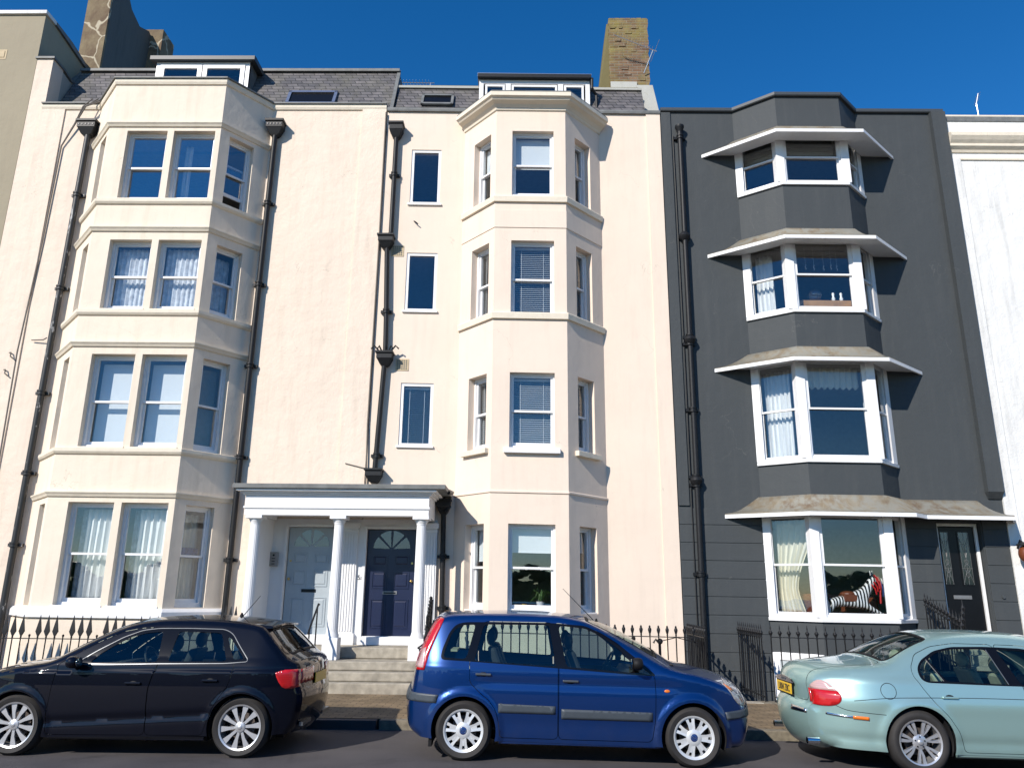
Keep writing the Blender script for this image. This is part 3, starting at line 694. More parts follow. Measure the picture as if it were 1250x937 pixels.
    m = MB(); m.box(-4.84, -2.04, 14.45, FY-.02, .59, .775); m.build('landing', 'step_stone', S, bevel=.018)
    m = MB(); m.box(-4.66, -3.69, 15.0, FY+.1, .78, .945); m.box(-3.11, -2.10, 15.0, FY+.1, .78, .925); m.build('threshold', 'portico_white', S, bevel=.01)
    # intercoms, number
    m = MB(); m.box(-4.935, -4.765, FY-.105, FY-.06, 2.19, 2.46); i = m.build('intercom', 'steel_plate', None, bevel=.006); tag(i, 'grey metal intercom panel on the wall left of the grey-blue door', 'intercom')
    m = MB()
    for k in range(3): m.box(-4.88, -4.82, FY-.112, FY-.104, 2.23+k*.05, 2.245+k*.05)
    m.lathe([(.02, -.003), (.02, .01)], (-4.85, FY-.108, 2.40), 'y', 14); m.build('buttons', 'black_gloss', i, local=False)
    m = MB(); m.box(-2.045, -2.0, FY-.06, FY-.035, 2.06, 2.40); i = m.build('entry_panel', 'steel_plate', None, bevel=.004); tag(i, 'narrow silver doorbell panel on the wall right of the navy door', 'doorbell')
    m = MB()
    for k in range(5): m.box(-2.032, -2.013, FY-.064, FY-.058, 2.09+k*.055, 2.115+k*.055)
    m.build('buttons', 'white_paint', i)
    def text(s, x, y, z, size, mat, label, cat, name='house_number', parent=None, rot=(math.pi/2, 0, 0)):
        c = bpy.data.curves.new('t', 'FONT'); c.body = s; c.size = size; c.extrude = .002; c.align_x = 'CENTER'
        o = bpy.data.objects.new('t', c); COL.objects.link(o); bpy.context.view_layer.update()
        me = bpy.data.meshes.new_from_object(o.evaluated_get(bpy.context.evaluated_depsgraph_get())); bpy.data.objects.remove(o)
        q = bpy.data.objects.new(name, me); COL.objects.link(q); q.location = (x, y, z); q.rotation_euler = rot
        me.materials.clear(); me.materials.append(MATS[mat])
        if parent is not None: q.parent = parent
        return tag(q, label, cat)
    globals()['text'] = text
    text('5a', -3.17, FY-.026, 1.96, .12, 'charcoal_trim', 'small dark house number 5a on the white pier left of the navy door', 'house number')
    text('5', -1.99, FY-.036, 1.92, .09, 'charcoal_trim', 'tiny house number under the silver doorbell panel', 'house number')
portico()

# ================================================================ HOUSE 3 : charcoal, timber bays under lead canopies
def house_three():
    SH[:] = [.008, 6.0, -1e9]
    H = empty('terraced_house', (6.1, FY, 0), 'charcoal terraced house with white timber bay windows under flared lead canopies', 'house')
    B = [(4.60, FY), (5.37, 14.62), (6.74, 14.62), (7.32, FY)]
    X0, X1 = 2.985, 9.27
    ZF = [(10.07, 11.36), (7.23, 8.83), (4.20, 6.25), (1.29, 3.24)]
    spand = [(-1.3, 1.29), (3.24, 4.20), (6.25, 7.23), (8.83, 10.07), (11.36, 12.20)]
    m = MB(); wall(m, [(X0, FY), (4.60, FY)], -1.3, 12.2); wall(m, [(7.32, FY), (X1, FY)], -1.3, 12.2, {0: [(.62, 1.46, .95, 3.16)]}, t=.3)
    m.box(X0+.005, 3.20, FY-.035, FY+.02, 3.4, 12.18)
    m.loft([[(8.96, FY-.13, 3.75), (X1-.002, FY-.13, 3.75), (X1-.002, FY+.02, 3.75), (8.96, FY+.02, 3.75)], [(8.96, FY-.13, 12.18), (X1-.002, FY-.13, 12.18), (X1-.002, FY+.02, 12.18), (8.96, FY+.02, 12.18)]])
    m.loft([[(8.96, FY-.13, 3.75), (X1-.002, FY-.13, 3.75), (X1-.002, FY+.02, 3.75), (8.96, FY+.02, 3.75)], [(9.0, FY-.03, 3.62), (X1-.03, FY-.03, 3.62), (X1-.03, FY+.02, 3.62), (9.0, FY+.02, 3.62)]])
    m.build('wall', 'charcoal_render', H)
    # channelled courses on the ground floor
    zs = [-.6, -.3, .03, .36, .69, 1.02, 1.355, 1.69, 2.02, 2.355, 2.69, 3.03, 3.36]
    for x0, x1 in ((X0+.004, 4.585), (7.335, 7.92), (8.80, X1-.004)):
        m = MB(); m.box(x0, x1, FY-.012, FY+.01, zs[0], zs[-1]-.01)
        for a, b in zip(zs, zs[1:]): m.box(x0+.001, x1-.001, FY-.024, FY-.005, a+.009, b-.009)
        m.build('channelled_courses', 'charcoal_render', H, bevel=.005)
    for a, b in spand: m = MB(); wall(m, B, a, b, {}, t=.2); m.build('bay_spandrel', 'charcoal_render', H)
    full = [(X0, FY)]+B+[(X1, FY)]
    course(full, [(-.34, 12.2), (.05, 12.2), (.065, 12.22), (.065, 12.285), (-.34, 12.30)], 'coping', 'charcoal_trim', H)
    rooms(H, X0, X1, B, [3.3, 6.3, 8.95, 11.5])
    m = MB(); m.box(X0+.02, X1-.02, 15.5, 19, 12.0, 12.25); m.build('roof', 'lead', H)
    Ts = [frame_of(B, i) for i in range(3)]; Ls = [(Vector(B[i+1])-Vector(B[i])).length for i in range(3)]
    for k, (a, b) in enumerate(ZF):
        w = MB(); w.T = None
        course(B, [(-.17, a-.005), (.045, a-.005), (.05, a+.05), (-.0, a+.07), (-.17, a+.07)], 'window_board', 'white_paint', H)
        bay = empty('timber_bay_window', (6.0, 14.7, a)); bay.parent = H; bay.location = Vector((6.0, 14.7, a))-H.location; 
        for (x, y) in B[1:3]:
            m = MB(); m.loft([[(x-.085, y-.012, z), (x+.085, y-.012, z), (x+.11, y+.16, z), (x-.11, y+.16, z)] for z in (a+.07, b)]); m.build('corner_post', 'white_paint', bay, bevel=.004)
        for (x, s) in ((B[0][0], 1), (B[3][0], -1)):
            m = MB(); m.loft([[(x-.02*s, FY-.012, z), (x+.11*s, FY-.10 if s > 0 else FY-.13, z), (x+.14*s, FY+.03, z), (x-.02*s, FY+.05, z)] for z in (a+.07, b)]); m.build('corner_post', 'white_paint', bay, bevel=.004)
        for i in range(3):
            p = .07
            z0, z1 = a+.07, b; fw = .05; T = Ts[i]; u0, u1 = p, Ls[i]-p
            g = MB(); g.T = T; g.ring(u0, u1, z0, z1, .02, .13, fw); f = g.build('sash_frame', 'white_paint', bay)
            zs_ = z0+(z1-z0)*.5
            for lo, hi, y in ((zs_-.02, z1-fw, .03), (z0+fw, zs_+.02, .07)):
                g = MB(); g.T = T; g.ring(u0+fw, u1-fw, lo, hi, y, y+.035, .035); g.build('sash_frame', 'white_paint', bay)
                g = MB(); g.T = T; g.box(u0+fw+.03, u1-fw-.03, y+.015, y+.021, lo+.03, hi-.03); g.build('pane', 'window_glass', bay)
    # lead canopies
    def canopy(front, top, zb, zt, nm='canopy', steps=6):
        m = MB(); rings = []
        for i in range(steps+1):
            t = i/steps; zz = zb+.085+(zt-zb-.085)*(t**1.7)
            rings.append([(f[0]+(g[0]-f[0])*t, f[1]+(g[1]-f[1])*t, zz) for f, g in zip(front, top)])
        rings.insert(0, [(x, y, z-.02) for x, y, z in rings[0]])
        rings[0] = [(f[0], f[1]-.0, zb+.066) for f in front]
        m.loft(rings, closed=False, cap=False)
        c = m.build(nm, 'awning_lead', H, smooth=True, angle=50, solid=.012)
        m = MB(); fo = offset_pts(front, .012); fi = offset_pts(front, -.03)
        m.loft([[(a.x, a.y, zb), (b.x, b.y, zb), (b.x, b.y, zb+.07), (a.x, a.y, zb+.07)] for a, b in zip(fo, fi)]); m.build('fascia', 'white_paint', c)
        m = MB(); n = len(front)
        m.loft([[(f[0], f[1]+.01, zb+.06) for f in front], [(g[0], g[1]+.0, zb+.075) for g in top]], closed=False, cap=False); m.build('soffit', 'white_paint', c, solid=.008)
        return c
    tp = [(4.55, FY+.01), (5.35, 14.60), (6.76, 14.60), (7.38, FY+.01)]
    for zb, zt, y in ((11.045, 11.46, 14.17), (8.645, 9.06, 14.2), (6.115, 6.50, 14.27)):
        canopy([(3.86, FY-.002), (5.17, y), (6.97, y), (8.05, FY-.002)], tp, zb, zt)
    canopy([(3.88, FY-.026), (5.20, 14.28), (7.12, 14.28), (7.48, 14.62), (9.10, 14.62), (9.44, FY-.026)], [(4.55, FY+.01), (5.35, 14.60), (6.76, 14.60), (7.38, FY+.0), (8.75, FY+.0), (8.80, FY+.01)], 3.16, 3.58)
    # front door: black with two leaded lights
    x0, x1, z0, z1, y = 7.95, 8.76, .95, 3.13, FY+.14
    m = MB(); m.ring(x0, x1, z0, z1+.02, y-.04, y+.06, .055); f = m.build('door_frame', 'white_paint', H)
    m = MB(); m.box(x0+.055, x1-.055, y, y+.05, z0, z1-.05); d = m.build('front_door', 'black_gloss', H); d['label'] = 'black door with two tall leaded glass lights'
    for a, b in ((x0+.08, x0+.27), (x0+.42, x1-.15)):
        m = MB(); m.ring(a, b, 1.98, 3.0, y-.012, y, .02); m.build('door_moulding', 'black_gloss', d)
        m = MB(); m.box(a+.02, b-.02, y-.006, y-.002, 2.0, 2.98); m.build('leaded_glass', 'frosted_glass', d)
        m = MB(); cx = (a+b)/2
        for zc, r in ((2.78, .035), (2.30, .05), (2.42, .03), (2.18, .03)): m.tube([(cx+r*math.cos(t), y-.01, zc+r*1.5*math.sin(t)) for t in [i*math.pi/6 for i in range(13)]], .0035, 5)
        for p, q in (((a+.02, 2.98), (cx, 2.5)), ((b-.02, 2.98), (cx, 2.5)), ((a+.02, 2.0), (cx, 2.3)), ((b-.02, 2.0), (cx, 2.3)), ((cx, 2.0), (cx, 2.98)), ((a+.02, 2.3), (b-.02, 2.3)), ((a+.03, 2.0), (a+.03, 2.98)), ((b-.03, 2.0), (b-.03, 2.98))):
            m.tube([(p[0], y-.01, p[1]), (q[0], y-.01, q[1])], .003, 5)
        m.build('leading', 'steel_plate', d)
    m = MB(); m.box(8.16, 8.50, y-.014, y, 1.73, 1.80); m.build('letterbox', 'steel_plate', d, bevel=.004)
    # steps up to it
    S = empty('front_steps', (8.3, 14.5, 0), 'stone steps up to the black leaded-glass door of the charcoal house', 'steps')
    for i in range(5):
        m = MB(); m.box(7.62, 9.2, 13.55+i*.28, FY+.1, -.1+.17*i if i else -.1, .12+.165*(i+1)-.004); m.build('step', 'step_stone', S, bevel=.012)
    # white well window behind the railings
    m = MB(); m.T = Ts[0]; m.ring(.02, .95, -.35, .72, -.035, .0, .13); w = m.build('basement_window', 'white_paint', H, bevel=.008)
    m = MB(); m.T = Ts[0]; m.box(.15, .82, -.012, -.004, -.25, .59); m.build('blind_panel', 'blind_white', w)
    m = MB(); m.T = Ts[0]; m.box(.15, .82, -.024, -.018, -.25, .59); m.build('pane', 'window_glass', w)
    # small round cap on the wall by the door
    m = MB(); m.lathe([(.03, -.02), (.035, 0)], (9.0, FY-.03, 1.78), 'y', 12); m.build('wall_cap', 'charcoal_trim', H)
    # dressings
    T0, T1, T2 = Ts
    for T, i, nm in ((T0, 0, 'left'), (T1, 1, 'front'), (T2, 2, 'right')):
        m = MB(); m.T = T; L = Ls[i]; m.box(.14, L-.14, .24, .26, 10.98, 11.3); 
        for q in range(3): m.box(.14, L-.14, .22-.0*q, .25, 10.9+q*.10, 10.985+q*.10)
        tag(m.build('roman_blind', 'roman_blind', None), 'olive roman blind drawn up at the top of the %s window under the highest canopy' % nm, 'blind', 'roman blinds under the top canopy')
    sheet(T0, .16, .52, 7.3, 8.7, .30, 4, .03, 'curtain', 'cotton_white', 'white curtain hanging at the left window under the second canopy from the top')
    sheet(T2, .45, .72, 7.3, 8.7, .30, 3, .02, 'curtain', 'cotton_white', 'white curtain at the narrow right window under the second canopy from the top')
    sheet(T0, .14, .66, 4.27, 6.12, .30, 6, .03, 'curtain', 'cotton_white', 'off-white curtain hanging at the left window under the third canopy')
    sheet(T1, .14, 1.24, 5.75, 6.15, .28, 9, .02, 'pelmet', 'cotton_cream', 'gathered cream lace pelmet across the front window under the third canopy', cat='pelmet', swag=.05)
    sheet(T2, .3, .66, 4.27, 6.12, .30, 4, .02, 'curtain', 'cotton_white', 'pale curtain at the narrow right window under the third canopy')
    sheet(T0, .12, .86, 1.36, 3.15, .32, 6, .035, 'curtain', 'cotton_cream', 'cream curtain tied back at the left window under the lowest canopy', tie=.52)
    sheet(T2, .38, .72, 1.36, 3.15, .32, 4, .02, 'curtain', 'cotton_cream', 'cream curtain at the narrow right window under the lowest canopy')
    return H, Ts
H3, H3T = house_three()

# ================================================================ NEIGHBOURS
def neighbours():
    SH[:] = [0, 0, -1e9]
    H = empty('corner_building', (-16, FY, 0), 'tall beige rendered building at the left end, flat parapet above its neighbour', 'building')
    m = MB(); m.box(-21.5, -11.475, FY-.005, 16.9, -1.3, 14.9); m.box(-21.5, -11.475, 16.9, 26, -1.3, 14.3); m.build('wall', 'beige_render', H)
    m = MB(); m.box(-21.6, -11.43, FY-.06, 15.55, 14.9, 15.0); m.build('parapet_coping', 'white_render', H, bevel=.01)
    m = MB(); m.prism([(15.55, 14.9), (15.55, 14.98), (16.2, 14.95), (17.0, 14.8), (17.0, 14.7)], -11.7, -11.42, 'yz'); m.build('flank_coping', 'lead', H)
    m = MB(); m.box(-12.43, -12.27, FY-.02, FY+.0, 13.72, 13.88); m.ring(-12.48, -12.22, 13.67, 13.93, FY-.012, FY, .04); m.build('air_brick', 'tile_vent', H)
    SH[:] = [.008, 9.3, -1e9]
    H = empty('terraced_house', (11, FY, 0), 'white rendered house at the right edge with a moulded cornice', 'house')
    m = MB(); m.box(9.275, 22, FY, 20, -1.3, 11.98); m.box(9.275, 9.5, FY-.04, FY, -1.2, 11.1); m.build('wall', 'white_render', H)
    P = [(9.28, FY), (22, FY)]
    course(P, [(0, 11.18), (.03, 11.19), (.05, 11.24), (.12, 11.30), (.12, 11.36), (.17, 11.42), (.22, 11.50), (.22, 11.58), (.10, 11.64), (0, 11.70)], 'cornice', 'stone_cream', H)
    course(P, [(0, 11.0), (.03, 11.01), (.03, 11.05), (0, 11.07)], 'string_course', 'stone_cream', H)
    course(P, [(-.3, 11.98), (.02, 11.98), (.02, 12.1), (-.3, 12.1)], 'coping', 'lead', H)
    m = MB(); m.box(9.28, 22, FY+.01, FY+.3, 11.9, 12.16); m.build('parapet', 'stone_cream', H)
    m = MB(); m.box(9.8, 11.0, 16.5, 17.5, 12, 12.98); m.build('roof_hatch', 'lead', H)
    # lantern
    L = empty('wall_lantern', (9.42, 14.95, 2.4), 'small dark round lantern on the white wall at the right edge', 'lamp')
    m = MB(); m.sphere((9.40, 14.93, 2.54), .13, 14, 10, (1, 1, 1.25)); m.build('globe', 'sofa_leather', L, smooth=True)
    m = MB(); m.tube([(9.40, 15.16, 2.66), (9.40, 15.05, 2.80), (9.40, 14.93, 2.72)], .02); m.lathe([(.05, 0), (.14, -.04), (.14, -.06)], (9.40, 14.93, 2.76)); m.build('bracket', 'black_iron', L, smooth=True)
neighbours()

# ================================================================ DRAINPIPES AND CABLES
def pipe(H, pts, r, collars, label=None, mat='black_iron'):
    m = MB(); m.tube(pts, r, 12); p = m.build('drainpipe', mat, H, smooth=True)
    if label: p['label'] = label
    m = MB()
    for x, z in collars:
        m.lathe([(r*1.0, -.05), (r*1.35, -.045), (r*1.35, -.02), (r*1.15, -.015), (r*1.15, .015), (r*1.4, .02), (r*1.4, .05), (r, .055)], (x, 15.1, z), n=14)
        m.box(x-r*2.3, x+r*2.3, 15.13, 15.19, z-.03, z+.03)
    if collars: m.build('collar', mat, p, smooth=True)
    return p
def hopper(parent, x, z0, z1, w, mat='black_iron', deco=False):
    m = MB(); h = z1-z0; y0 = 15.1
    def sq(a, b, z): return [(x-a, y0-b, z), (x+a, y0-b, z), (x+a, FY-.01, z), (x-a, FY-.01, z)]
    m.loft([sq(.05, .05, z0), sq(w*.26, .07, z0+h*.12), sq(w*.40, .12, z0+h*.45), sq(w*.44, .13, z0+h*.5), sq(w*.44, .13, z0+h*.82), sq(w*.5, .16, z0+h*.86), sq(w*.5, .16, z1)])
    o = m.build('hopper_head', mat, parent, bevel=.004)
    if deco:
        m = MB()
        for k in range(5): m.sphere((x-w*.34+k*w*.17, y0-.135, z0+h*.66), .022, 8, 5, (1, .4, .8))
        m.build('rosette', 'steel_plate', o, smooth=True)
    return o
def pipes():
    SH[:] = [0, 0, -1e9]
    p = pipe(H1, [(-9.9, 15.1, 11.6), (-9.93, 15.1, 6), (-9.96, 15.1, -1)], .062, [(-9.91, 10.1), (-9.92, 7.9), (-9.935, 5.6), (-9.94, 3.95), (-9.95, 2.55)], 'black iron pipe with peeling white patches left of the wide bay', mat='peeling_iron')
    hopper(p, -9.91, 11.55, 11.92, .46, deco=True)
    p = pipe(H1, [(-5.66, 15.1, 11.6), (-5.69, 15.1, 6), (-5.70, 15.1, -1)], .056, [(-5.67, 9.9), (-5.68, 8.0), (-5.69, 6.2), (-5.70, 4.3), (-5.70, 2.3)], 'straight black iron pipe right of the wide bay')
    hopper(p, -5.66, 11.55, 11.92, .42, deco=True)
    p = pipe(H2, [(-2.93, 15.1, 11.6), (-2.93, 15.1, 9.2), (-3.0, 15.09, 9.05), (-3.0, 15.1, 8.9), (-2.93, 15.1, 7.2), (-2.91, 15.1, 6.5), (-2.96, 15.1, 5.0), (-2.99, 15.1, 4.1)], .052, [(-2.93, 10.6), (-2.94, 7.4), (-2.97, 4.35)], 'black iron pipe with four hopper heads beside the small windows')
    hopper(p, -2.93, 11.50, 11.85, .34); hopper(p, -3.02, 8.82, 9.12, .36); hopper(p, -2.91, 6.20, 6.50, .36); hopper(p, -3.0, 3.80, 4.08, .36)
    m = MB(); m.box(-3.06, -2.80, 15.17, 15.19, 11.80, 11.95); m.build('hopper_backplate', 'aluminium', p)
    m = MB()
    for a in (-.22, -.12, .02, .13, .22): m.tube([(-2.91+a*.5, 15.06, 6.5), (-2.91+a, 15.02, 6.62), (-2.91+a*1.3, 15.05, 6.56)], .018, 6)
    m.build('iron_bracket', 'black_iron', p, smooth=True)
    p = pipe(H2, [(-1.60, 15.1, 3.35), (-1.57, 15.1, 1.0), (-1.57, 15.1, -1)], .05, [(-1.58, 2.4), (-1.56, 1.45)], 'short black pipe running down beside the portico')
    hopper(p, -1.60, 3.2, 3.5, .30)
    m = MB(); m.tube([(-1.44, 14.4, 3.54), (-1.42, 14.9, 3.60), (-1.52, 15.02, 3.66), (-1.60, 15.06, 3.58), (-1.60, 15.08, 3.45)], .035, 8)
    for a in range(6): m.tube([(-1.60, 15.05, 3.3), (-1.60+.14*math.cos(a), 14.98, 3.36+.12*math.sin(a)), (-1.60+.16*math.cos(a+.5), 15.0, 3.42+.10*math.sin(a))], .014, 6)
    m.build('scroll_bracket', 'black_iron', p, smooth=True)
    SH[:] = [.008, 6, -1e9]
    p = pipe(H3, [(3.38, 15.1, 11.75), (3.36, 15.1, 6), (3.33, 15.1, -1)], .055, [(3.38, 11.5), (3.37, 9.1), (3.36, 6.85), (3.35, 6.7), (3.345, 5.3), (3.34, 3.95), (3.34, 3.8), (3.33, 2.1)], 'black iron pipe near the left edge of the charcoal house')
    m = MB(); m.lathe([(.05, -.1), (.09, .0), (.10, .02), (.10, .06), (.05, .07)], (3.38, 15.1, 11.72)); 
    for z in (9.1, 6.78, 3.88): m.lathe([(.055, -.10), (.10, -.05), (.12, 0), (.10, .05), (.055, .1)], (3.36 if z > 5 else 3.34, 15.1, z))
    m.build('hopper_head', 'black_iron', p, smooth=True)
    m = MB(); m.tube([(3.24, 15.17, 11.6), (3.25, 15.17, 6), (3.23, 15.15, 0)], .011, 6); tag(m.build('cable', 'black_iron', None), 'thin black cable running down beside the pipe on the charcoal house', 'cable')
    SH[:] = [0, 0, -1e9]
    m = MB(); m.tube([(-3.20, 15.14, 12.2), (-3.19, 15.155, 9), (-3.20, 15.155, 5), (-3.17, 15.15, 4.0), (-3.17, 15.15, 3.6)], .016, 6); m.tube([(-3.19, 15.15, 4.1), (-3.6, 15.15, 4.2)], .01, 6)
    tag(m.build('cable', 'cable_grey', None), 'dark cable following the joint between the two cream houses', 'cable')
    m = MB(); rr = random.Random(3)
    for k in range(4):
        o = rr.uniform(-.03, .03); x = -9.9+k*.13
        m.tube([(x, 15.05, 12.5), (-10.0+o*3, 14.98, 12.25), (-10.25+o, 15.12, 11.9), (-10.50+o*.5, 15.16, 11.35), (-10.54+o*.4, 15.17, 9.0), (-10.64+o*.3, 15.17, 6.5), (-10.60+o*.3, 15.17, 4.2), (-10.60, 15.17, 1.5)], .013, 6)
    tag(m.build('cable_bundle', 'cable_grey', None, smooth=True), 'loose bundle of grey cables running down the left end of the cream wall', 'cable')
    # old iron cable hooks
    h = None
    for i, (x, z) in enumerate(((-10.72, 6.42), (-10.77, 6.05), (-10.22, 6.75), (-10.85, 4.55))):
        m = MB()
        if i == 2: m.tube([(x-.15, 15.15, z), (x+.12, 15.12, z+.0), (x+.18, 15.13, z+.05)], .012, 6)
        else: m.tube([(x-.08, 15.17, z+.06), (x-.02, 15.12, z+.05), (x, 15.10, z-.04), (x+.06, 15.13, z-.09)], .014, 6)
        lab = ['rusty iron wall hook left of the cable bundle, upper of the close pair', 'rusty iron wall hook left of the cable bundle, lower of the close pair', 'long thin iron hook sticking out right of the cable bundle', 'small rusty hook lowest on the wall by the left edge'][i]
        tag(m.build('wall_hook', 'cable_grey', None, smooth=True), lab, 'hook')
    m = MB(); m.tube([(-2.46, 15.19, 9.52), (-2.42, 15.12, 9.47), (-2.36, 15.13, 9.42)], .012, 6); tag(m.build('wall_hook', 'black_iron', None), 'small dark hook on the cream wall between the two upper small windows', 'hook')
def peeling():
    t = NT('peeling_iron'); v = t.coord((1, 1, .35))
    t.setc(t.mix(t.ramp(t.noise(9, 6, v, .7), .60, .63), (.012, .014, .016), (.30, .30, .30))); t.b.inputs['Roughness'].default_value = .5; MATS['peeling_iron'] = t.m
peeling(); pipes()

# ================================================================ RAILINGS
def bar_mesh(kind, h, r=.0105):
    """vertical bar from 0 to h with its finial; origin at its foot"""
    m = MB()
    if kind == 'spade':      # flat spear blade, widest low down
        m.lathe([(r, 0), (r, h-.36)], (0, 0, 0), n=8)
        m.lathe([(r, 0), (.016, .02), (.012, .05)], (0, 0, h-.38), n=8)
        m.loft([[(-w, -t, z), (w, -t, z), (w, t, z), (-w, t, z)] for w, t, z in ((.012, .010, h-.34), (.048, .014, h-.265), (.040, .013, h-.23), (.014, .008, h-.08), (.003, .003, h))])
    elif kind == 'short':
        m.lathe([(r, 0), (r, h-.05), (.018, h-.03), (.018, h-.01), (.004, h)], (0, 0, 0), n=8)
    elif kind == 'urn':
        m.lathe([(r, 0), (r, h-.17), (.017, h-.16), (.012, h-.14), (.020, h-.12), (.031, h-.075), (.026, h-.05), (.014, h-.035), (.018, h-.02), (.004, h)], (0, 0, 0), n=10)
    elif kind == 'fleur':
        m.lathe([(r, 0), (r, h-.20), (.016, h-.19), (.010, h-.17), (.024, h-.13), (.034, h-.105), (.022, h-.08), (.009, h-.06), (.012, h-.03), (.003, h+.03)], (0, 0, 0), n=10)
        for s in (-1, 1): m.tube([(0, 0, h-.12), (s*.03, 0, h-.09), (s*.038, 0, h-.12), (s*.030, 0, h-.145)], [.009, .010, .009, .004], 6)
    return m
BARS = {}
def fence(name, label, p0, p1, spacing, kinds, hs, rails, group='iron railings', slope=0.0, skip=None):
    """p0, p1: foot of the run (x, y, z). rails: heights above the foot"""
    a, b = Vector(p0), Vector(p1); L = (b-a).length; d = (b-a)/L
    r = empty(name, p0, label, 'railing', group)
    n = int(L/spacing); k = 0
    for i in range(n+1):
        kd = kinds[i % len(kinds)]; h = hs[i % len(hs)]
        key = (kd, h)
        if key not in BARS:
            o = bar_mesh(kd, h).build('bar', 'black_iron', r, smooth=True, local=True); BARS[key] = o.data
        else:
            o = bpy.data.objects.new('bar', BARS[key]); COL.objects.link(o); o.parent = r
        o.location = d*(i*spacing); o.rotation_euler = (0, 0, math.atan2(d.y, d.x))
    for z in rails:
        m = MB(); q = (b-a); s = Vector((-d.y, d.x, 0))*.018
        pts = lambda t: [tuple(q*t+s+Vector((0, 0, z))), tuple(q*t-s+Vector((0, 0, z))), tuple(q*t-s+Vector((0, 0, z+.014))), tuple(q*t+s+Vector((0, 0, z+.014)))]
        m.loft([pts(0), pts(1)]); m.build('rail', 'black_iron', r, local=True)
    return r
def railings():
    SH[:] = [.016, -.7, -.7]
    g = lambda x: .12-.016*max(0, x+.7)
    fence('railing', 'black railing with spear blades in threes in front of the wide cream bay', (-9.45, 13.62, .13), (-5.15, 13.62, .13), .145, ['spade', 'spade', 'spade', 'short'], [1.17, 1.17, 1.17, .86], [.78, .08])
    fence('railing', 'black railing with urn finials in front of the slim bay, behind the blue car', (-1.55, 13.62, g(-1.5)), (2.95, 13.62, g(2.95)), .146, ['urn'], [1.17], [.98, .08])
    fence('railing', 'short return of urn-topped railing running back to the wall at the charcoal house corner', (3.02, 13.62, g(3)), (3.02, 15.1, g(3)), .13, ['urn'], [1.17], [.98, .08])
    fence('railing', 'short return of spiked railing beside the steps down to the charcoal basement', (3.96, 13.62, g(3.9)), (3.96, 15.1, g(3.9)), .13, ['fleur'], [1.20], [1.02, .08])
    fence('railing', 'black railing with pointed finials in front of the charcoal house bay', (4.12, 13.62, g(4)), (7.3, 13.62, g(7.3)), .153, ['fleur'], [1.20], [1.02, .08])
    # sloping hand rails
    def handrail(name, label, x, y0, z0, y1, z1, zb0, zb1, finial=None, dx=0):
        r = empty(name, (x, y0, zb0), label, 'handrail')
        m = MB(); m.tube([(x, y0-.04, z0-.06), (x, y0, z0), (x+dx, y1, z1), (x+dx, y1+.05, z1-.01)], .018, 8); m.build('top_rail', 'black_iron', r, smooth=True)
        for (y, z, zb, xx) in ((y0+.02, z0, zb0, x), (y1-.05, z1-.03, zb1, x+dx)):
            m = MB(); m.tube([(xx, y, zb), (xx, y, z)], .013, 8); m.build('post', 'black_iron', r, smooth=True)
        return r
    SH[:] = [0, 0, -1e9]
    handrail('step_handrail', 'thin sloping iron handrail beside the middle column on the pale steps', -3.66, 13.62, 1.10, 14.12, 1.52, .285, .585)
    r = empty('step_handrail', (-1.66, 13.6, .3), 'ornate twisted iron handrail end right of the portico column', 'handrail')
    m = MB(); m.tube([(-1.66, 13.6, .3), (-1.66, 13.6, 1.35)], .02, 8); m.tube([(-1.66, 14.05, .6), (-1.64, 14.05, 1.62)], .022, 8); m.build('post', 'black_iron', r, smooth=True)
    m = MB()
    for k in range(9):
        t = k/8; y = 13.6+.45*t; z = 1.0+.45*t
        m.tube([(-1.66, y, z-.5), (-1.66+.05*math.sin(k*2), y, z-.3), (-1.66-.05*math.sin(k*2), y, z-.1), (-1.66, y, z+.16)], .016, 6); m.sphere((-1.66, y, z+.19), .032, 8, 6)
    m.build('scrollwork', 'black_iron', r, smooth=True)
    m = MB(); m.tube([(-1.66, 13.55, 1.02), (-1.66, 14.1, 1.55)], .02, 8); m.build('top_rail', 'black_iron', r)
    fence('railing', 'three tall iron spikes between the wide bay and the portico', (-5.22, 13.9, .55), (-5.02, 13.9, .55), .09, ['spade'], [.92], [.5])
    # stair railing to the black door
    fence('railing', 'spiked railing rising beside the steps to the black leaded-glass door', (7.42, 13.75, .42), (7.42, 15.0, .80), .105, ['fleur'], [1.0], [.80, .1])
    fence('railing', 'spiked railing running level along the front of the steps by the charcoal house', (7.30, 13.62, .0), (7.42, 13.7, .4), .1, ['fleur'], [1.3], [.8])
    for x0, x1, lab in ((-9.6, -5.05, 'left'), (-1.6, 3.1, 'middle'), (3.9, 7.5, 'right')):
        SH[:] = [.016, -.7, -.7]
        m = MB()
        x = x0
        while x < x1: m.box(x, min(x+1.1, x1)-.006, 13.50, 13.74, -.2, .135); x += 1.1
        tag(m.build('railing_plinth', 'kerb_stone', None, bevel=.01), 'low stone coping carrying the iron railings on the %s' % {'left': 'left in front of the wide bay', 'middle': 'pavement in front of the slim bay', 'right': 'pavement in front of the charcoal house'}[lab], 'kerb')
    m = MB(); m.box(3.10, 3.9, 13.5, 13.72, -.5, .128); 
    for i in range(6): m.box(3.05, 3.93, 13.72+.24*i, 15.19, -1.3, -.06-.2*i)
    SH[:] = [.016, -.7, -.7]
    tag(m.build('area_steps', 'step_stone', None, bevel=.01), 'stone steps going down to the basement between the two return railings', 'steps')
    # supports: short stay with a hook behind the middle railing
    m = MB(); m.tube([(2.27, 13.66, .12), (2.27, 13.66, .98), (2.20, 13.66, 1.06), (2.16, 13.66, 1.0)], .018, 8); m.tube([(2.27, 13.66, 1.03), (2.55, 13.66, 1.1), (2.9, 13.66, 1.02)], .008, 6); m.sphere((2.27, 13.66, 1.03), .05, 10, 6)
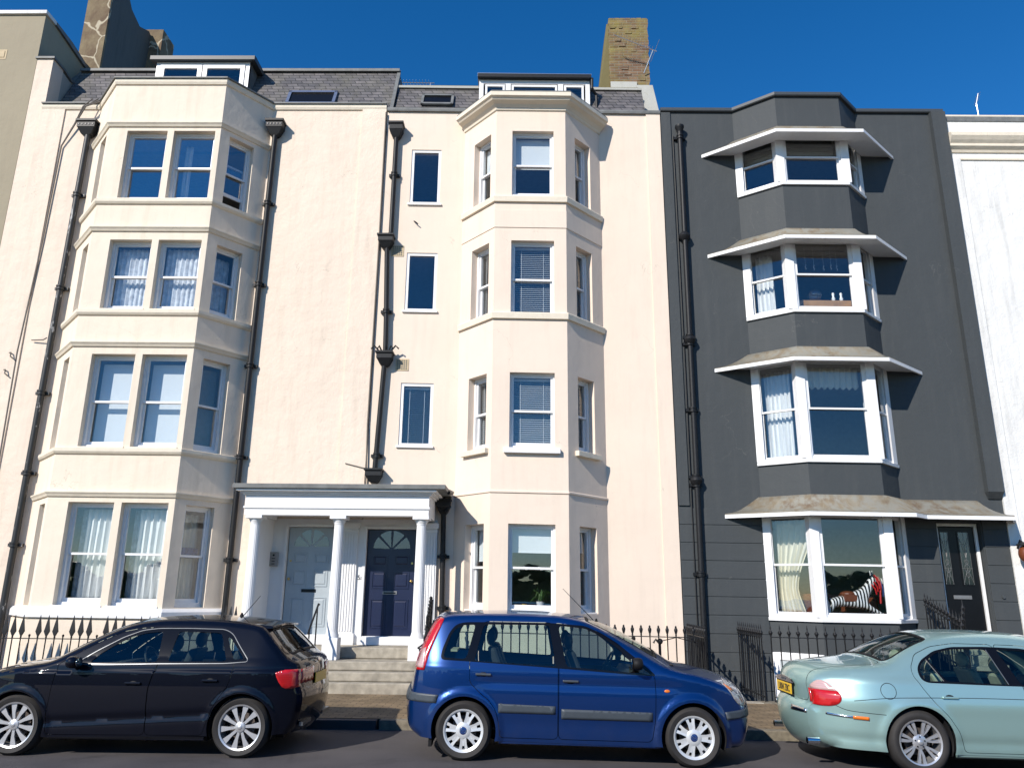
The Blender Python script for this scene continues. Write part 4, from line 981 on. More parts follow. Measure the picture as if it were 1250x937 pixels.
    tag(m.build('railing_stay', 'black_iron', None, smooth=True), 'stout iron stay with a ball top behind the railing by the slim bay', 'railing stay')
railings()

# ================================================================ AERIALS
def aerial(p, d, n, L, label, mast=None, refl=True):
    r = empty('tv_aerial', p, label, 'aerial'); p = Vector(p); d = Vector(d).normalized(); s = d.cross(Vector((0, 0, 1))).normalized(); up = s.cross(d)
    m = MB(); m.tube([p-d*.1, p+d*L], .012, 6); m.build('boom', 'aluminium', r)
    m = MB()
    for i in range(n):
        q = p+d*(L*(i+.5)/n); m.tube([q-s*.12, q+s*.12], .005, 5)
    if refl:
        for k in (-.14, -.07, .07, .14): m.tube([p-d*.05-s*.26+up*k, p-d*.05+s*.26+up*k], .006, 5)
    m.build('element', 'aluminium', r)
    if mast:
        m = MB(); m.tube([p, Vector(mast)], .014, 6); m.build('mast', 'aluminium', r)
SH[:] = [0, 0, -1e9]
aerial((3.15, 16.55, 14.95), (-1.0, -.1, .38), 14, 1.05, 'tv aerial with many short elements on the mossy brick chimney', (2.95, 16.85, 14.5))
aerial((-2.58, 17.6, 14.78), (-1, .0, .02), 9, .75, 'tv aerial on the slate roof between the two cream houses', (-2.58, 17.6, 13.6), refl=False)
aerial((11.4, 17.2, 13.85), (.3, 0, 1), 4, .3, 'small thin aerial above the white house roof', (11.4, 17.2, 12.9), refl=False)

# ================================================================ THINGS INSIDE THE WINDOWS
def inside():
    SH[:] = [.008, 6, -1e9]
    # sideboard, bowl, two little vases, hanging crystals: second canopy
    m = MB(); m.box(5.42, 6.66, 14.90, 15.2, 7.0, 7.60); s = m.build('sideboard', 'wood', None, bevel=.01); tag(s, 'low pale wood sideboard behind the window under the second canopy', 'sideboard')
    m = MB(); m.lathe([(.05, 0), (.12, .05), (.15, .13), (.13, .20), (.09, .24)], (5.95, 14.97, 7.60), n=20); tag(m.build('glass_bowl', 'clear_bowl', None, smooth=True), 'round glass bowl on the wooden sideboard', 'bowl')
    for x, lab in ((6.32, 'left of the two small white vases on the wooden sideboard'), (6.48, 'right of the two small white vases on the wooden sideboard')):
        m = MB(); m.lathe([(.028, 0), (.04, .05), (.02, .10), (.03, .15), (.02, .18)], (x, 14.95, 7.60), n=12); tag(m.build('vase', 'glazed_white', None, smooth=True), lab, 'vase', 'small white vases')
    rr = random.Random(5)
    for i, x in enumerate((5.6, 5.78, 5.95, 6.15, 6.3, 6.42)):
        m = MB(); z = 8.70; L = .25+.1*rr.random(); m.tube([(x, 14.86, z+.05), (x, 14.86, z-L)], .002, 4)
        m.tube([(x+.012*math.sin(t*1.3), 14.86+.012*math.cos(t*1.3), z-L-.015*t) for t in range(9)], .006, 5)
        tag(m.build('hanging_spiral', 'glazed_white', None, smooth=True), '%s hanging spiral from the left in the window under the second canopy' % ['first', 'second', 'third', 'fourth', 'fifth', 'last'][i], 'ornament', 'hanging spirals')
    # sofa
    m = MB(); m.box(4.95, 6.75, 15.35, 15.55, .9, 1.78); m.box(4.95, 6.75, 15.0, 15.4, .9, 1.45); tag(m.build('sofa', 'sofa_leather', None, bevel=.06), 'brown leather sofa inside the ground-floor window of the charcoal house', 'sofa')
    # zebra rocking horse
    Z = empty('rocking_horse', (6.2, 15.0, 1.3), 'black and white striped rocking horse with a red bridle in the ground-floor window', 'rocking horse')
    t = NT('zebra_stripes'); w = t.new('ShaderNodeTexWave', wave_type='BANDS', bands_direction='X'); w.inputs['Scale'].default_value = 5.5; w.inputs['Distortion'].default_value = 2.2; w.inputs['Detail'].default_value = 1; w.inputs['Detail Scale'].default_value = 1.2
    t.link(t.coord((1, 1, .55)), w.inputs['Vector']); t.setc(t.ramp(w.outputs['Fac'], .47, .53, (.01, .01, .01), (.8, .8, .78))); t.b.inputs['Roughness'].default_value = .3; MATS['zebra'] = t.m
    def skin(name, V, E, rad, mat, parent, sub=2):
        me = bpy.data.meshes.new(name); me.from_pydata(V, E, []); o = bpy.data.objects.new(name, me); COL.objects.link(o)
        sm = o.modifiers.new('skin', 'SKIN'); 
        for i, v in enumerate(me.skin_vertices[0].data): v.radius = rad[i] if isinstance(rad[i], tuple) else (rad[i], rad[i]); v.use_root = (i == 0)
        o.modifiers.new('sub', 'SUBSURF').levels = sub; o.modifiers['sub'].render_levels = sub
        dg = bpy.context.evaluated_depsgraph_get(); ev = bpy.data.meshes.new_from_object(o.evaluated_get(dg)); o.modifiers.clear(); o.data = ev
        ev.materials.clear(); ev.materials.append(MATS[mat]); ev.shade_smooth(); o.parent = parent; return o
    zx, zy, zz = -.20, -.06, .10       # relative to Z
    P = lambda x, y, z: (x+zx, y+zy, z+zz)
    V = [P(-.22, 0, .30), P(.0, 0, .27), P(.22, 0, .32), P(.33, 0, .42), P(.43, 0, .56), P(.50, 0, .68), P(.62, 0, .63), P(.72, 0, .56),
         P(-.34, 0, .27), P(-.42, 0, .14), P(-.36, .09, .16), P(-.40, .10, .05), P(-.52, .10, -.02), P(-.36, -.09, .16), P(-.40, -.10, .05), P(-.52, -.10, -.02),
         P(.28, .09, .18), P(.42, .10, .10), P(.58, .10, .0), P(.28, -.09, .18), P(.42, -.10, .10), P(.60, -.10, .0), P(-.47, 0, .04)]
    E = [(0, 1), (1, 2), (2, 3), (3, 4), (4, 5), (5, 6), (6, 7), (0, 8), (8, 9), (0, 10), (10, 11), (11, 12), (0, 13), (13, 14), (14, 15), (2, 16), (16, 17), (17, 18), (2, 19), (19, 20), (20, 21), (9, 22)]
    rd = [.13, .12, .13, .10, .085, .085, .065, .05, .035, .03, .06, .04, .03, .06, .04, .03, .06, .04, .03, .06, .04, .03, .012]
    body = skin('body', V, E, rd, 'zebra', Z)
    for s in (-1, 1):
        m = MB(); m.loft([[(.49+zx+a, zy+s*.04+b, .72+zz) for a, b in ((-.02, -.01), (.02, -.01), (.02, .01), (-.02, .01))], [(.47+zx+a, zy+s*.05+b, .81+zz) for a, b in ((-.004, -.004), (.004, -.004), (.004, .004), (-.004, .004))]]); m.build('ear', 'zebra', Z, local=True)
    m = MB(); m.sphere((0+zx, zy, .38+zz), .11, 14, 8, (1.3, 1.15, .55)); m.box(-.12+zx, .12+zx, zy-.135, zy+.135, .25+zz, .37+zz); m.build('saddle', 'sofa_leather', Z, local=True, bevel=.01)
    plain('red_strap', (.5, .01, .01), .5)
    m = MB()
    for k in range(3): m.tube([(.42+zx+.045*k, zy-.09, .56+zz+.05*k), (.47+zx+.04*k, zy-.115, .48+zz+.04*k), (.49+zx+.03*k, zy-.11, .38+zz+.05*k)], .014, 6)
    m.tube([(.55+zx, zy-.06, .70+zz), (.60+zx, zy-.08, .58+zz), (.57+zx, zy-.08, .40+zz), (.56+zx, zy-.08, .22+zz)], .018, 6); m.tube([(.48+zx, zy-.09, .74+zz), (.62+zx, zy-.07, .55+zz)], .02, 6); m.build('bridle', 'red_strap', Z, local=True, smooth=True)
    m = MB(); m.tube([(.60+zx, zy-.09, .62+zz), (.62+zx, zy-.10, .46+zz), (.61+zx, zy-.10, .34+zz)], .012, 6); m.build('ribbon', 'blue_cloth', Z, local=True)
    m = MB(); m.box(-.6+zx, .6+zx, zy-.14, zy-.10, -.05+zz, -.01+zz); m.box(-.6+zx, .6+zx, zy+.10, zy+.14, -.05+zz, -.01+zz); m.box(-.1+zx, -.05+zx, zy-.1, zy+.1, -.05+zz, -.01+zz); m.box(.1+zx, .15+zx, zy-.1, zy+.1, -.05+zz, -.01+zz); m.build('stand', 'wood', Z, local=True)
    # slim bay ground floor: ornaments on the meeting rail shelf, plant, pots
    SH[:] = [.015, 0, -1e9]
    m = MB(); m.box(-.30, .52, 14.60, 14.70, 2.135, 2.15); tag(m.build('glass_shelf', 'clear_bowl', None), 'narrow shelf level with the middle of the ground-floor front window of the slim bay', 'shelf')
    kinds = ['small blue-grey bottle', 'curled white shell', 'small dark-tipped shell', 'large ribbed white shell', 'flat pale shell', 'small round white shell', 'broad white shell', 'tall pale green glass', 'white jug']
    for i, k in enumerate(kinds):
        x = -.25+i*.092; m = MB(); z = 2.15
        if 'bottle' in k or 'glass' in k: m.lathe([(.02, 0), (.022, .05), (.012, .08), (.013, .11 if 'tall' in k else .09)], (x, 14.64, z), n=10)
        elif 'jug' in k: m.lathe([(.03, 0), (.035, .04), (.022, .07), (.027, .09)], (x, 14.64, z), n=12)
        else:
            rad = .022+.01*((i*7) % 3); m.sphere((x, 14.64, z+rad*.6), rad, 10, 6, (1.5, 1, .75)); m.sphere((x+rad, 14.64, z+rad*.9), rad*.6, 8, 5, (1, 1, 1.4))
        mt = 'clear_bowl' if ('bottle' in k or 'glass' in k) else 'glazed_white'
        tag(m.build('ornament', mt, None, smooth=True), '%s in the ornament row across the slim bay ground-floor window' % k, 'ornament', 'window ornaments')
    m = MB(); m.box(-.3, .5, 14.62, 14.95, 1.38, 1.43); tag(m.build('window_shelf', 'wood', None), 'inner sill board behind the ground-floor front window of the slim bay', 'shelf')
    P_ = empty('potted_plant', (.28, 14.75, 1.43), 'arching green spider plant in a white pot behind the ground-floor window', 'plant')
    m = MB(); m.lathe([(.05, 0), (.075, .16), (.08, .17), (.07, .17)], (.28, 14.75, 1.43), n=18); m.build('pot', 'glazed_white', P_, smooth=True)
    m = MB(); rr = random.Random(2)
    for k in range(46):
        a = rr.uniform(0, 6.28); L = rr.uniform(.12, .34); h = rr.uniform(.08, .28); w = .007
        pts = [(L*t, h*math.sin(t*2.4)-L*.45*t*t) for t in (0, .3, .6, .85, 1)]
        vs = []
        for (q, zz_), ww in zip(pts, (w*.6, w, w, w*.6, .001)): 
            c, s = math.cos(a), math.sin(a); vs += [(.28+c*q-s*ww, 14.75+.5*s*q+c*ww, 1.60+zz_), (.28+c*q+s*ww, 14.75+.5*s*q-c*ww, 1.60+zz_)]
        m.add(vs, [(i*2, i*2+1, i*2+3, i*2+2) for i in range(4)])
    m.build('leaves', 'green_leaf', P_)
    for x, mt, lab in ((-.03, 'yellow_pot', 'squat yellow flower pot'), (-.20, 'green_leaf', 'dark green glazed jar')):
        m = MB(); m.lathe([(.05, 0), (.06, .11), (.065, .12), (.05, .12)], (x, 14.76, 1.43), n=16); tag(m.build('flower_pot', mt, None, smooth=True), lab+' on the inner sill of the slim bay ground-floor window', 'pot')
inside()
# ================================================================ CARS
def cat(pts, closed=False, n=6):
    """Catmull-Rom through the points"""
    P = np.array(pts, float); N = len(P); out = []
    rng = range(N if closed else N-1)
    for i in rng:
        p1, p2 = P[i], P[(i+1) % N]
        p0 = P[(i-1) % N] if closed or i > 0 else 2*p1-p2
        p3 = P[(i+2) % N] if closed or i+2 < N else 2*p2-p1
        for k in range(n):
            t = k/n; out.append(.5*((2*p1)+(-p0+p2)*t+(2*p0-5*p1+4*p2-p3)*t*t+(-p0+3*p1-3*p2+p3)*t**3))
    if not closed: out.append(P[-1])
    return np.array(out)
def chaikin(pts, it=2, q=.25):
    P = np.array(pts, float)
    for _ in range(it):
        R = np.roll(P, -1, axis=0); P = np.stack([P*(1-q)+R*q, P*q+R*(1-q)], 1).reshape(-1, P.shape[1])
    return P
def resample(P, sp, closed=True):
    P = np.array(P, float); Q = np.vstack([P, P[:1]]) if closed else P; out = []
    for a, b in zip(Q, Q[1:]):
        k = max(1, int(math.ceil(np.linalg.norm(b-a)/sp)))
        for i in range(k): out.append(a+(b-a)*i/k)
    if not closed: out.append(Q[-1])
    return np.array(out)
def inside(P, X, Z):
    r = np.zeros(len(X), bool); n = len(P); j = n-1
    for i in range(n):
        xi, zi = P[i]; xj, zj = P[j]
        if zi != zj: r ^= ((zi > Z) != (zj > Z)) & (X < (xj-xi)*(Z-zi)/(zj-zi)+xi)
        j = i
    return r
def poly_area(P): return .5*np.sum(P[:, 0]*np.roll(P[:, 1], -1)-np.roll(P[:, 0], -1)*P[:, 1])
def grow(P, d):
    P = np.array(P, float)
    if poly_area(P) < 0: P = P[::-1]
    a = np.roll(P, -1, 0)-P; a /= np.linalg.norm(a, axis=1)[:, None]+1e-9
    n1 = np.stack([a[:, 1], -a[:, 0]], 1); n0 = np.roll(n1, 1, 0); m = n0+n1; m /= np.linalg.norm(m, axis=1)[:, None]+1e-9
    return P+m*(d/np.clip((m*n1).sum(1), .5, 1))[:, None]
def segdist(X, Z, L):
    A, B = L[:-1], L[1:]; D = B-A; l2 = (D**2).sum(1)+1e-12
    t = np.clip(((X[:, None]-A[:, 0])*D[:, 0]+(Z[:, None]-A[:, 1])*D[:, 1])/l2, 0, 1)
    return np.sqrt((X[:, None]-A[:, 0]-t*D[:, 0])**2+(Z[:, None]-A[:, 1]-t*D[:, 1])**2).min(1)
def circle(c, r, n=48): return np.array([(c[0]+r*math.cos(t), c[1]+r*math.sin(t)) for t in np.linspace(0, 2*math.pi, n, endpoint=False)])

def cdt(ins, outs, sp, extra=None, bsp=None):
    """triangles inside every loop of ins and outside every loop of outs"""
    bsp = bsp or sp*.7; V = []; E = []
    for L in list(ins)+list(outs):
        L = resample(L, bsp); o = len(V); V += [tuple(p) for p in L]; E += [(o+i, o+(i+1) % len(L)) for i in range(len(L))]
    A = np.array(ins[0]); x0, z0 = A.min(0); x1, z1 = A.max(0)
    for I in ins[1:]:
        a, b = np.array(I).min(0), np.array(I).max(0); x0, z0, x1, z1 = max(x0, a[0]), max(z0, a[1]), min(x1, b[0]), min(z1, b[1])
    gx, gz = np.meshgrid(np.arange(x0+sp*.5, x1, sp), np.arange(z0+sp*.5, z1, sp*.87)); gx = gx+(np.arange(gx.shape[0]) % 2)[:, None]*sp*.5
    gx, gz = gx.ravel(), gz.ravel()
    if extra is not None and len(extra): gx = np.concatenate([gx, extra[:, 0]]); gz = np.concatenate([gz, extra[:, 1]])
    k = np.ones(len(gx), bool)
    for I in ins: k &= inside(I, gx, gz)
    for O in outs: k &= ~inside(O, gx, gz)
    gx, gz = gx[k], gz[k]
    if len(gx):
        k = np.ones(len(gx), bool)
        for L in list(ins)+list(outs):
            LL = np.vstack([resample(L, bsp), np.array(L)[:1]]); k &= segdist(gx, gz, LL) > min(sp*.25, .012)
        V += list(zip(gx[k], gz[k]))
    vs, es, fs, *_ = delaunay_2d_cdt([Vector((float(a), float(b))) for a, b in V], E, [], 0, 1e-6)
    vs = np.array([(v.x, v.y) for v in vs]); fs = np.array([f for f in fs if len(f) == 3])
    c = vs[fs].mean(1); k = np.ones(len(fs), bool)
    for I in ins: k &= inside(I, c[:, 0], c[:, 1])
    for O in outs: k &= ~inside(O, c[:, 0], c[:, 1])
    fs = fs[k]; used = np.unique(fs); m = -np.ones(len(vs), int); m[used] = np.arange(len(used))
    return vs[used], m[fs]

class Car:
    def __init__(s, name, label, S):
        s.S = S; s.root = empty(name, (0, 0, 0), label, 'car'); ROOT[s.root.name] = Vector((0, 0, 0))
        O = cat(S['outline'], n=5); s.O = O[:, :2]; s.Ob = O[:, 2]
        s.dom = np.array(s.O)                      # closed across the bottom
        seg = np.linalg.norm(np.diff(s.O, axis=0), axis=1); s.s = np.concatenate([[0], np.cumsum(seg)])
        T = np.gradient(s.O, axis=0); T /= np.linalg.norm(T, axis=1)[:, None]; s.N = np.stack([-T[:, 1], T[:, 0]], 1)
        cc = s.O.mean(0)
        if ((s.O+s.N*.05-cc)**2).sum() < ((s.O-cc)**2).sum(): s.N = -s.N
        s.W = S['width']/2; s.paint = S['paint']; s.axles = S['axles']; s.R = S['wheel_r']
        s.arch = [circle((x, s.R+S.get('arch_up', 0)), S['arch_r']) for x in s.axles]
        s.cut = np.ones(len(s.O)); Ob = np.maximum(s.Ob, .01); nx = s.N[:, 0]; X = s.O[:, 0]
        pr = S.get('pr', 2.4); Lr = S['xr']-S['xre']; Lf = S['xfe']-S['xf']
        tr = np.clip((S['xr']-X)/Lr, 0, 1.1); tf = np.clip((X-S['xf'])/Lf, 0, 1.1)
        ts = (S['dr']*pr*tr**(pr-1)/Lr+S['df']*2.3*tf**1.3/Lf)*nx*nx
        for _ in range(4):
            ye = s.hw(X, s.O[:, 1], np.zeros(len(X))); tt = np.clip(ye/(2*Ob)-ts, .10, None)
            c = tt/np.sqrt(1+tt*tt); s.cut = np.convolve(np.pad(c, 3, 'edge'), np.ones(7)/7, 'valid')
        ins = []
        for d in (.004, .012, .025, .045, .07):
            if d < S['fillet']*1.2: ins.append(resample(s.O-s.N*d, .04, False))
        s.extra = np.vstack(ins)
    def hw(s, x, z, d=None):
        S = s.S; x = np.asarray(x, float); z = np.asarray(z, float)
        y = np.full(x.shape, s.W)
        zb = S['belt']; t = np.clip((S['zmid']-z)/S['zmid'], 0, 1); y -= S['tuck']*t**2
        g = np.clip(z-zb, 0, None); y -= S['tumble']*(g*g/(g+.05)) + S.get('tumble2', 0)*g*g
        g2 = np.clip(z-S['zmid'], 0, None); y -= S.get('shoulder', .03)*np.clip(g2/.35, 0, 1)**2
        t = np.clip((S['xr']-x)/(S['xr']-S['xre']), 0, 1.1); y -= S['dr']*t**S.get('pr', 2.4)
        t = np.clip((x-S['xf'])/(S['xfe']-S['xf']), 0, 1.1); y -= S['df']*t**2.3
        for ax in s.axles:
            r = np.hypot(x-ax, z-s.R)-S['arch_r']; lim = z > .2
            w = S.get('flare_w', .05); y += np.where(lim, S['flare']*np.exp(-(np.clip(r, 0, None)/w)**S.get('flare_p', 2)), 0)
        for f in S.get('features', ()): y += f(x, z)
        if d is None: d = segdist(x.ravel(), z.ravel(), s.O).reshape(x.shape)
        j = np.argmin((x.ravel()[:, None]-s.O[:, 0])**2+(z.ravel()[:, None]-s.O[:, 1])**2, axis=1).reshape(x.shape)
        r = S['fillet']; q = np.clip(r-d, 0, r)*s.cut[j]
        return y-(r-np.sqrt(np.clip(r*r-q*q, 0, None)))
    def mesh(s, name, P3, F, Nrm, mat, parent, solid=0):
        # make winding follow the normals
        a, b, c = P3[F[:, 0]], P3[F[:, 1]], P3[F[:, 2]]; fn = np.cross(b-a, c-a); flip = (fn*Nrm[F].sum(1)).sum(1) < 0
        F = F.copy(); F[flip] = F[flip][:, ::-1]
        me = bpy.data.meshes.new(name); me.from_pydata(P3.tolist(), [], F.tolist()); me.materials.append(MATS[mat])
        me.shade_smooth(); me.normals_split_custom_set_from_vertices(Nrm.tolist())
        o = bpy.data.objects.new(name, me); COL.objects.link(o); o.parent = parent or s.root
        if solid: q = o.modifiers.new('solid', 'SOLIDIFY'); q.thickness = solid; q.offset = -1
        return o
    def side(s, ins, outs, off=0.0, sp=.05, extra=True, bsp=.028):
        v, f = cdt(ins, outs, sp, s.extra if extra else None, bsp)
        x, z = v[:, 0], v[:, 1]; e = .003
        y = s.hw(x, z); d = segdist(x, z, s.O); j = np.argmin((x[:, None]-s.O[:, 0])**2+(z[:, None]-s.O[:, 1])**2, axis=1)
        sh = np.clip(.006-d, 0, None)[:, None]*s.N[j]; a, b = x-sh[:, 0], z-sh[:, 1]      # slopes are taken just inside the outline
        yx = (s.hw(a+e, b)-s.hw(a-e, b))/(2*e); yz = (s.hw(a, b+e)-s.hw(a, b-e))/(2*e)
        yx = np.clip(yx, -6, 6); yz = np.clip(yz, -6, 6)
        N = np.stack([-yx, np.ones_like(x), -yz], 1); N /= np.linalg.norm(N, axis=1)[:, None]
        P = np.stack([x, y, z], 1)+N*off
        return P, f, N
    def side_obj(s, name, ins, outs, mat, sides=(-1, 1), parent=None, off=0.0, sp=.05, solid=0, merge=False, bsp=.028):
        P, f, N = s.side(ins, outs, off, sp, bsp=bsp); res = []
        for k in sides:
            M = np.array([1, k, 1]); res.append((P*M, f, N*M))
        if merge:
            PP = np.vstack([r[0] for r in res]); NN = np.vstack([r[2] for r in res]); FF = np.vstack([res[0][1]]+([res[1][1]+len(P)] if len(res) > 1 else []))
            return PP, FF, NN
        return [s.mesh(name, p, ff, n, mat, parent, solid) for p, ff, n in res]
    # centre strip
    def sm(s, S_, v):
        x = np.interp(S_, s.s, s.O[:, 0]); z = np.interp(S_, s.s, s.O[:, 1]); b = np.interp(S_, s.s, s.Ob)
        nx = np.interp(S_, s.s, s.N[:, 0]); nz = np.interp(S_, s.s, s.N[:, 1])
        ye = np.interp(S_, s.s, s.ye); q = b*(1-v*v)
        return np.stack([x+nx*q, v*ye, z+nz*q], -1)
    def strip(s, ins, outs, off=0, sp=.06, bsp=.05):
        if not hasattr(s, 'ye'): s.ye = s.hw(s.O[:, 0], s.O[:, 1], np.zeros(len(s.O)))
        K = .7
        v, f = cdt([np.array(i)*[1, K] for i in ins], [np.array(o)*[1, K] for o in outs], sp, None, bsp)
        a, b = v[:, 0], v[:, 1]/K; e = .004
        P = s.sm(a, b); du = s.sm(a+e, b)-s.sm(a-e, b); dv = s.sm(a, b+e)-s.sm(a, b-e); N = np.cross(du, dv); N /= np.linalg.norm(N, axis=1)[:, None]+1e-9
        nx = np.interp(a, s.s, s.N[:, 0]); nz = np.interp(a, s.s, s.N[:, 1]); sg = np.sign(N[:, 0]*nx+N[:, 2]*nz); N *= sg[:, None]
        return P+N*off, f, N
    def at(s, x, z):
        """arc length of the outline point nearest (x, z)"""
        return float(s.s[np.argmin((s.O[:, 0]-x)**2+(s.O[:, 1]-z)**2)])
    def vrect(s, s0, s1, w0, w1, r=.05):
        """rounded quad on the strip; w as half widths in metres at each end"""
        y0, y1 = np.interp([s0, s1], s.s, s.ye); P = [(s0, -w0/y0), (s1, -w1/y1), (s1, w1/y1), (s0, w0/y0)]
        return chaikin(resample(P, .25), 2)
    def finish(s, windows_strip, lamps=()):
        s.ye = s.hw(s.O[:, 0], s.O[:, 1], np.zeros(len(s.O)))
        S = s.S; L = s.s[-1]; SP = .032
        full = [(0, -1), (L, -1), (L, 1), (0, 1)]
        doors = [np.array(d) for d in S['doors']]; gl = [chaikin(resample(g, .09), 2) for g in S['glass']]; dlo = chaikin(resample(S['dlo'], .12), 2)
        dr = [chaikin(resample(d, .12), 2) for d in doors]
        P, F, N = s.side_obj('body', [s.dom], s.arch+[grow(d, S.get('gap', .004)+.002) for d in dr]+[dlo], s.paint, merge=True, sp=SP)
        ws = [s.vrect(*w) for w in windows_strip]
        P2, F2, N2 = s.strip([full], ws)
        s.body = s.mesh('body', np.vstack([P, P2]), np.vstack([F, F2+len(P)]), np.vstack([N, N2]), s.paint, None)
        for i, d in enumerate(dr):
            for o, k in zip(s.side_obj('door', [d, s.dom], s.arch+[dlo], s.paint, sp=SP), (-1, 1)):
                hx, hz = S['handles'][i]
                s.handle(o, hx, hz, k)
                for g, own in zip(gl, S['glass_door']):
                    if own == i: s.side_obj('door_glass', [g], [], 'car_glass', (k,), o, off=-.006)
                if k == -1: pass
        for g, own in zip(gl, S['glass_door']):
            if own < 0: s.side_obj('quarter_glass', [g], [], 'car_glass', (-1, 1), None, off=-.006)
        s.side_obj('window_surround', [dlo], gl, S.get('trim', 'trim_black'), off=.0, sp=.03)
        if S.get('bright'):
            s.side_obj('window_moulding', [grow(chaikin(resample(S['dlo'], .12), 2), .007)], [dlo], S['bright'], off=.003, sp=.03)
        for w, nm in zip(windows_strip, ('rear_window', 'windscreen')):
            q = s.vrect(*w); p, f, n = s.strip([grow(q, .004)], [grow(q, -.035)], .002); o = s.mesh(nm, p, f, n, 'car_black', None, .004)
            p, f, n = s.strip([q], [], -.006); s.mesh('pane', p, f, n, 'car_glass', o)
        s.wells(); s.under()
    def handle(s, door, x, z, k, w=.085):
        st = s.S.get('handle_mat', s.paint); y = float(s.hw(np.array([x]), np.array([z]))[0])
        m = MB(); m.sphere((x, k*(y-.012), z-.004), 1, 16, 8, (w*.8, .016, .034)); c = m.build('handle_recess', 'car_black', door, smooth=True, local=True)
        m = MB(); m.loft([[(x+a, k*(y+b), z+h) for b, h in ((.004, -.010), (.022, -.013), (.026, 0), (.022, .012), (.004, .010))] for a in (-w, -w*.85, w*.85, w)]); m.build('handle', st, door, smooth=True, local=True, bevel=.004)
    def wells(s):
        S = s.S; m = MB(); y1 = s.W-S['tuck']*.15-.02
        for ax in s.axles:
            for k in (-1, 1):
                r = S['arch_r']+.004; n = 24; ring = []
                for yy, rr in ((y1-.03, r), (y1-.30, r), (y1-.30, .02)):
                    ring.append([(ax+rr*math.cos(t), k*yy, s.R+rr*math.sin(t)) for t in [math.pi*(-.12+1.24*i/n) for i in range(n+1)]])
                m.loft(ring, closed=False, cap=False)
        m.build('wheel_housing', 'car_black', s.root, local=True, smooth=True, solid=.006)
    def under(s):
        S = s.S; a, b = s.axles[0], s.axles[1]; r = S['arch_r']; W = s.W-S['tuck']-.05; zb = S['ground']
        m = MB(); m.box(S['outline'][0][0]+.12, S['outline'][-1][0]-.12, -.5, .5, zb, zb+.12)
        m.box(a+r+.03, b-r-.03, -W, W, zb, zb+.12)
        m.box(a-r, a+r, -.6, .6, .5, .56)
        for k in (-1, 1):
            m.box(a+r+.02, b-r-.02, min(k*(s.W-.10), k*(s.W-.07)), max(k*(s.W-.10), k*(s.W-.07)), zb+.05, S['belt']-.05)
            for x0, x1 in ((S['outline'][0][0]+.10, a-r-.02), (b+r+.02, S['outline'][-1][0]-.12)): m.box(x0, x1, min(k*.45, k*.60), max(k*.45, k*.60), zb+.03, zb+.2)
        m.build('underbody', 'car_black', s.root, local=True)
    def wheel(s, style, tyre_w=.20):
        R, rr = s.R, s.S['rim_r']; out = []
        def make():
            w = bpy.data.objects.new('wheel', None); COL.objects.link(w); w.parent = s.root
            h = tyre_w/2; m = MB()
            m.lathe([(rr-.01, -h+.02), (rr+.004, -h+.006), (rr+.03, -h-.004), ((rr+R)/2+.01, -h-.010), (R-.028, -h+.002), (R-.008, -h+.022), (R, -h+.05), (R, h-.05), (R-.02, h), (rr, h), (rr-.01, h-.02), (rr-.01, -h+.02)], (0, 0, 0), 'y', 56, cap=False)
            m.build('tyre', 'tyre_rubber', w, local=True, smooth=True, angle=55)
            RM = s.S['rim_mat']
            m = MB(); m.lathe([(rr-.016, h-.02), (rr-.012, -h+.02), (rr-.010, -h+.006), (rr+.006, -h-.000), (rr+.008, -h+.008), (rr-.0, -h+.02), (rr-.0, h-.02), (rr-.016, h-.02), (rr-.016, -h+.02)], (0, 0, 0), 'y', 56, cap=False)
            y0 = -h+.016
            def spoke(a, pts, t=.02, yo=0):
                """pts: outline (radial, lateral, depth)"""
                c, q = math.cos(a), math.sin(a)
                m.loft([[(p*c-l*q, y0+dp+yo+tt, p*q+l*c) for p, l, dp in pts] for tt in (0, t)])
            if style == 'ten':
                for k in range(10): spoke(2*math.pi*(k+.28)/10, [(.035, -.013, .012), (rr*.55, -.017, -.002), (rr-.012, -.031, .006), (rr-.008, 0, .006), (rr-.012, .031, .006), (rr*.55, .017, -.002), (.035, .013, .012)], .02)
                m.lathe([(.055, .01), (.052, .0), (.03, -.006), (.0005, -.007)], (0, y0, 0), 'y', 24)
            elif style == 'cover':
                for k in range(7):
                    a = 2*math.pi*(k+.30)/7
                    for sg in (-1, 1): spoke(a, [(.05, sg*.002, -.004), (.05, sg*.030, -.004), (rr*.62, sg*.036, -.012), (rr-.012, sg*.052, .004), (rr-.008, sg*.018, .006), (rr-.058, sg*.012, .0), (rr-.062, sg*.001, -.004)][::sg], .012)
                    spoke(a, [(.05, -.012, -.003), (rr-.06, -.012, -.005), (rr-.06, .012, -.005), (.05, .012, -.003)], .012)
                m.lathe([(.085, .01), (.082, -.006), (.06, -.016), (.045, -.018)], (0, y0, 0), 'y', 28)
                m.lathe([(rr-.005, -.004), (rr-.022, .004), (rr-.022, .012), (rr-.005, .008), (rr-.005, -.004)], (0, y0, 0), 'y', 48, cap=False)
            else:
                for k in range(7):
                    for sg in (-1, 1):
                        a = 2*math.pi*(k+.25)/7+sg*.145
                        spoke(a, [(.05, -.010-sg*.012, .020), (rr*.6, -.013, .002), (rr-.010, -.019+sg*.0, .006), (rr-.006, 0, .006), (rr-.010, .019, .006), (rr*.6, .013, .002), (.05, .010-sg*.012, .020)], .02)
                m.lathe([(.078, .03), (.076, .018), (.055, .010), (.03, .006)], (0, y0, 0), 'y', 24)
            m.build('rim', RM, w, local=True, smooth=True, angle=30)
            m = MB()
            if style == 'cover': m.sphere((0, y0-.014, 0), 1, 20, 8, (.044, .010, .044))
            else: m.lathe([(.026, .012), (.026, -.008), (.02, -.012), (.0005, -.013)], (0, y0, 0), 'y', 20)
